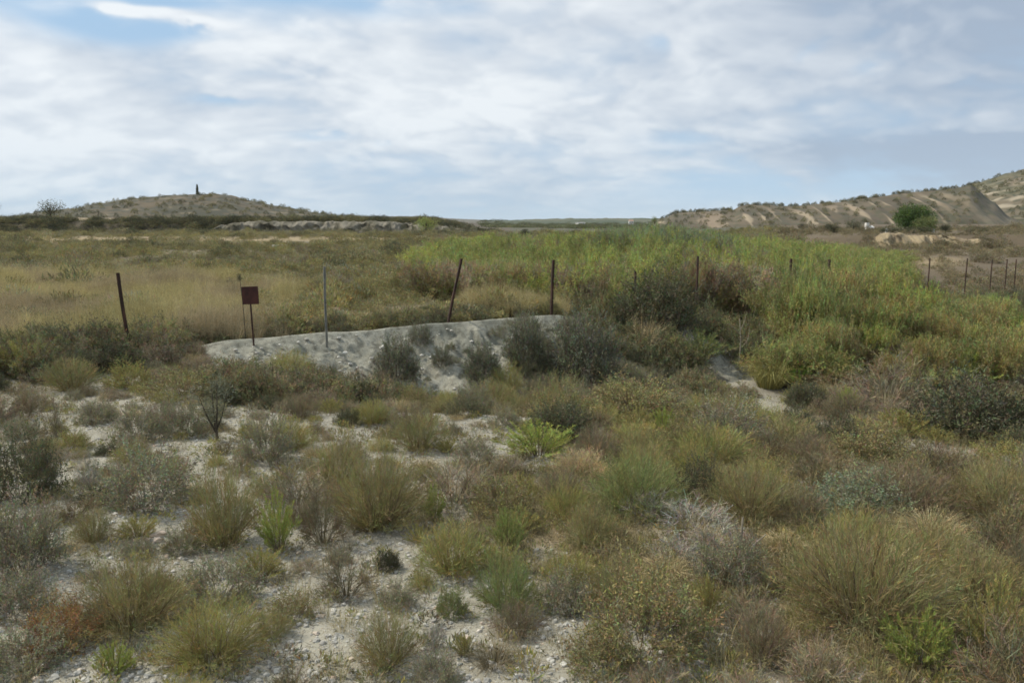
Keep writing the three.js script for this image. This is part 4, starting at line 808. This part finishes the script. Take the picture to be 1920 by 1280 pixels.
farTree('tree', 'tree cut by the left edge on the skyline', -6, 150, 418, 36 / FPX * 150, 42 / FPX * 150, 'dark', 48, { low: .45, clumps: 22, leaves: 44 });
farTree('tree', 'lone dark tree top rising above the thicket at the centre right', 1225, 150, 424, 16 / FPX * 150, 24 / FPX * 150, 'green', 49, { low: .1 });
farTree('tree', 'dark round bush tree in the plain right of centre', 984, 75, 442, 24 / FPX * 75, 15 / FPX * 75, 'deep', 50, { low: .02 });
farTree('tree', 'pale green bushy tree breaking the centre horizon', 800, 120, 430, 44 / FPX * 120, 24 / FPX * 120, 'fresh', 51, { low: .05 });
{ // slim cypress on the hill top
  const d = 350, x = (379 - 960) / FPX * d, y = rise(366, d), h = rise(347, d) - y, o = thing('cypress_tree', x, y - .4, -d), r = rng(5), f = new Buf();
  mesh('trunk', limb([[0, 0, 0], [0, h * .5, 0], [.1, h, 0]], .22, .05, 5, 6), bark, o);
  for (let k = 0; k < 700; k++) { const t = r(), R = .55 * Math.pow(1 - t, .6) * Math.sqrt(r()), a = r() * 6.28; f.leaf([Math.cos(a) * R, .3 + t * h, Math.sin(a) * R], norm([.3 * Math.cos(a), 1, .3 * Math.sin(a)]), .7, .2, unit(r), tone(r)); }
  mesh('crown', f.geo(), plantMat(TINT.dark, true), o); tag(o, 'slim dark cypress standing on top of the left hill', 'tree');
}
// hedges at the foot of the big tree
for (const [px0, px1, d, label] of [[1640, 1742, 96, 'dark hedge under the big rounded green tree'], [1804, 1842, 97, 'short dark hedge right of the small round tree']]) {
  const f = new Buf(), r = rng(px0), x0 = (px0 - 960) / FPX * d, x1 = (px1 - 960) / FPX * d, y = Math.max(rise(436, d), land((x0 + x1) / 2, d)), o = thing('hedge', (x0 + x1) / 2, y - .1, -d), L = x1 - x0;
  for (let k = 0; k < 60 * L; k++) { const v = unit(r), c = [(r() - .5) * L, .25 + .45 * r() * (.6 + .6 * fbm(k * .01, 3, 2)), (r() - .5) * .7]; for (let q = 0; q < 8; q++) f.leaf(add(c, unit(r), .16), norm(add(v, unit(r), 1)), .16, .05, unit(r), tone(r)); }
  const st = new Buf(); for (let k = 0; k < 24; k++) { const a = (k / 24 - .48) * L; st.ribbon([[a, 0, 0], [a + .1, .4, .05], [a, .7, 0]], .04, .015, unit(r), tone(r)); }
  mesh('stem', st.geo(), plantMat(BARK.brown, false), o); mesh('foliage', f.geo(), plantMat(TINT.dark, true), o); tag(o, label, 'hedge');
}
// buildings
const white = new THREE.MeshStandardMaterial({ color: new THREE.Color().setRGB(.6, .59, .55), roughness: .9 }), tile = new THREE.MeshStandardMaterial({ color: new THREE.Color().setRGB(.34, .22, .16), roughness: .9 }), greyRoof = new THREE.MeshStandardMaterial({ color: new THREE.Color().setRGB(.36, .36, .34), roughness: .8 }), darkGlass = new THREE.MeshStandardMaterial({ color: new THREE.Color().setRGB(.03, .03, .035), roughness: .2 });
const box = (w, h, d, x, y, z) => { const g = new THREE.BoxGeometry(w, h, d); g.translate(x, y + h / 2, z); return g; };
const gable = (w, h, d, x, y, z) => { const s = new THREE.Shape([new THREE.Vector2(-w / 2, 0), new THREE.Vector2(w / 2, 0), new THREE.Vector2(0, h)]), g = new THREE.ExtrudeGeometry(s, { depth: d, bevelEnabled: false }); g.translate(x, y, z - d / 2); return g; };
function house(label, px, py, d, w, h, deep, roof, turn = 0, extra) {
  const hx = (px - 960) / FPX * d, o = thing('house', hx, Math.max(rise(py, d), land(hx, d) - .1), -d, turn);
  mesh('wall', box(w, h, deep, 0, 0, 0), white, o);
  const rf = gable(deep * 1.08, h * .32, w * 1.05, 0, h, 0); rf.rotateY(Math.PI / 2); mesh('roof', rf, roof, o);
  for (const q of [-.28, .25]) { const wn = mesh('window', box(w * .12, h * .28, .06, w * q, h * .45, deep / 2 + .02), darkGlass, o); wn.castShadow = true; }
  mesh('door', box(w * .13, h * .6, .06, 0, 0, deep / 2 + .02), tile, o);
  extra?.(o); tag(o, label, 'house'); return o;
}
house('tiny white house on the far horizon left of the eroded hillside', 1181, 421, 520, 2.8, 2.3, 2.6, tile);
house('long white building with a pale sloping roof far off in the centre', 1087, 420, 480, 5, .8, 3, greyRoof, .5);
house('white hut with a taller left tower beside the dark green tree', 1624, 436, 118, .95, .7, 1, white, .1, (o) => { mesh('tower', box(.42, 1.35, .5, -.44, 0, .1), white, o); });
for (const [px, py, d, label] of [[1743, 437, 97.5, 'small white marker post right of the big green tree'], [1656, 437, 97.5, 'small white marker post left of the big green tree']]) { const hx = (px - 960) / FPX * d, o = thing('marker_post', hx, Math.max(rise(py, d), land(hx, d) - .05), -d); mesh('shaft', box(.26, .5, .26, 0, 0, 0), white, o); const cp = new THREE.ConeGeometry(.2, .1, 4); cp.rotateY(Math.PI / 4); cp.translate(0, .55, 0); mesh('cap', cp, white, o); tag(o, label, 'marker post'); }
{ // pale slab lying in the plain
  const g = ground(531, 465), o = thing('concrete_slab', g.x, g.y, -g.d, .1), w = 35 / FPX * g.r; mesh('top_slab', box(w, .12, 1.6, 0, .16, 0), new THREE.MeshStandardMaterial({ color: new THREE.Color().setRGB(.6, .58, .52), roughness: .9 }), o); mesh('footing', box(w * .9, .18, 1.4, 0, -.02, 0), greyRoof, o); tag(o, 'pale flat concrete slab lying in the plain at left', 'slab');
}
// thin poles of a far fence on the straw terrace
for (const [px, top] of [[78, 404], [138, 406], [193, 396], [313, 404]]) { const d = 165, x = (px - 960) / FPX * d, y = land(x, d), h = Math.max(1.6, rise(top, d) - y), o = thing('far_pole', x, y, -d); mesh('shaft', limb([[0, -.2, 0], [0, h / 2, 0], [0, h, 0]], .07, .055, 4, 6), bark, o); tag(o, 'thin far pole on the straw terrace below the left hill', 'pole', 'far poles on the straw terrace'); }


renderer.render(scene, camera);
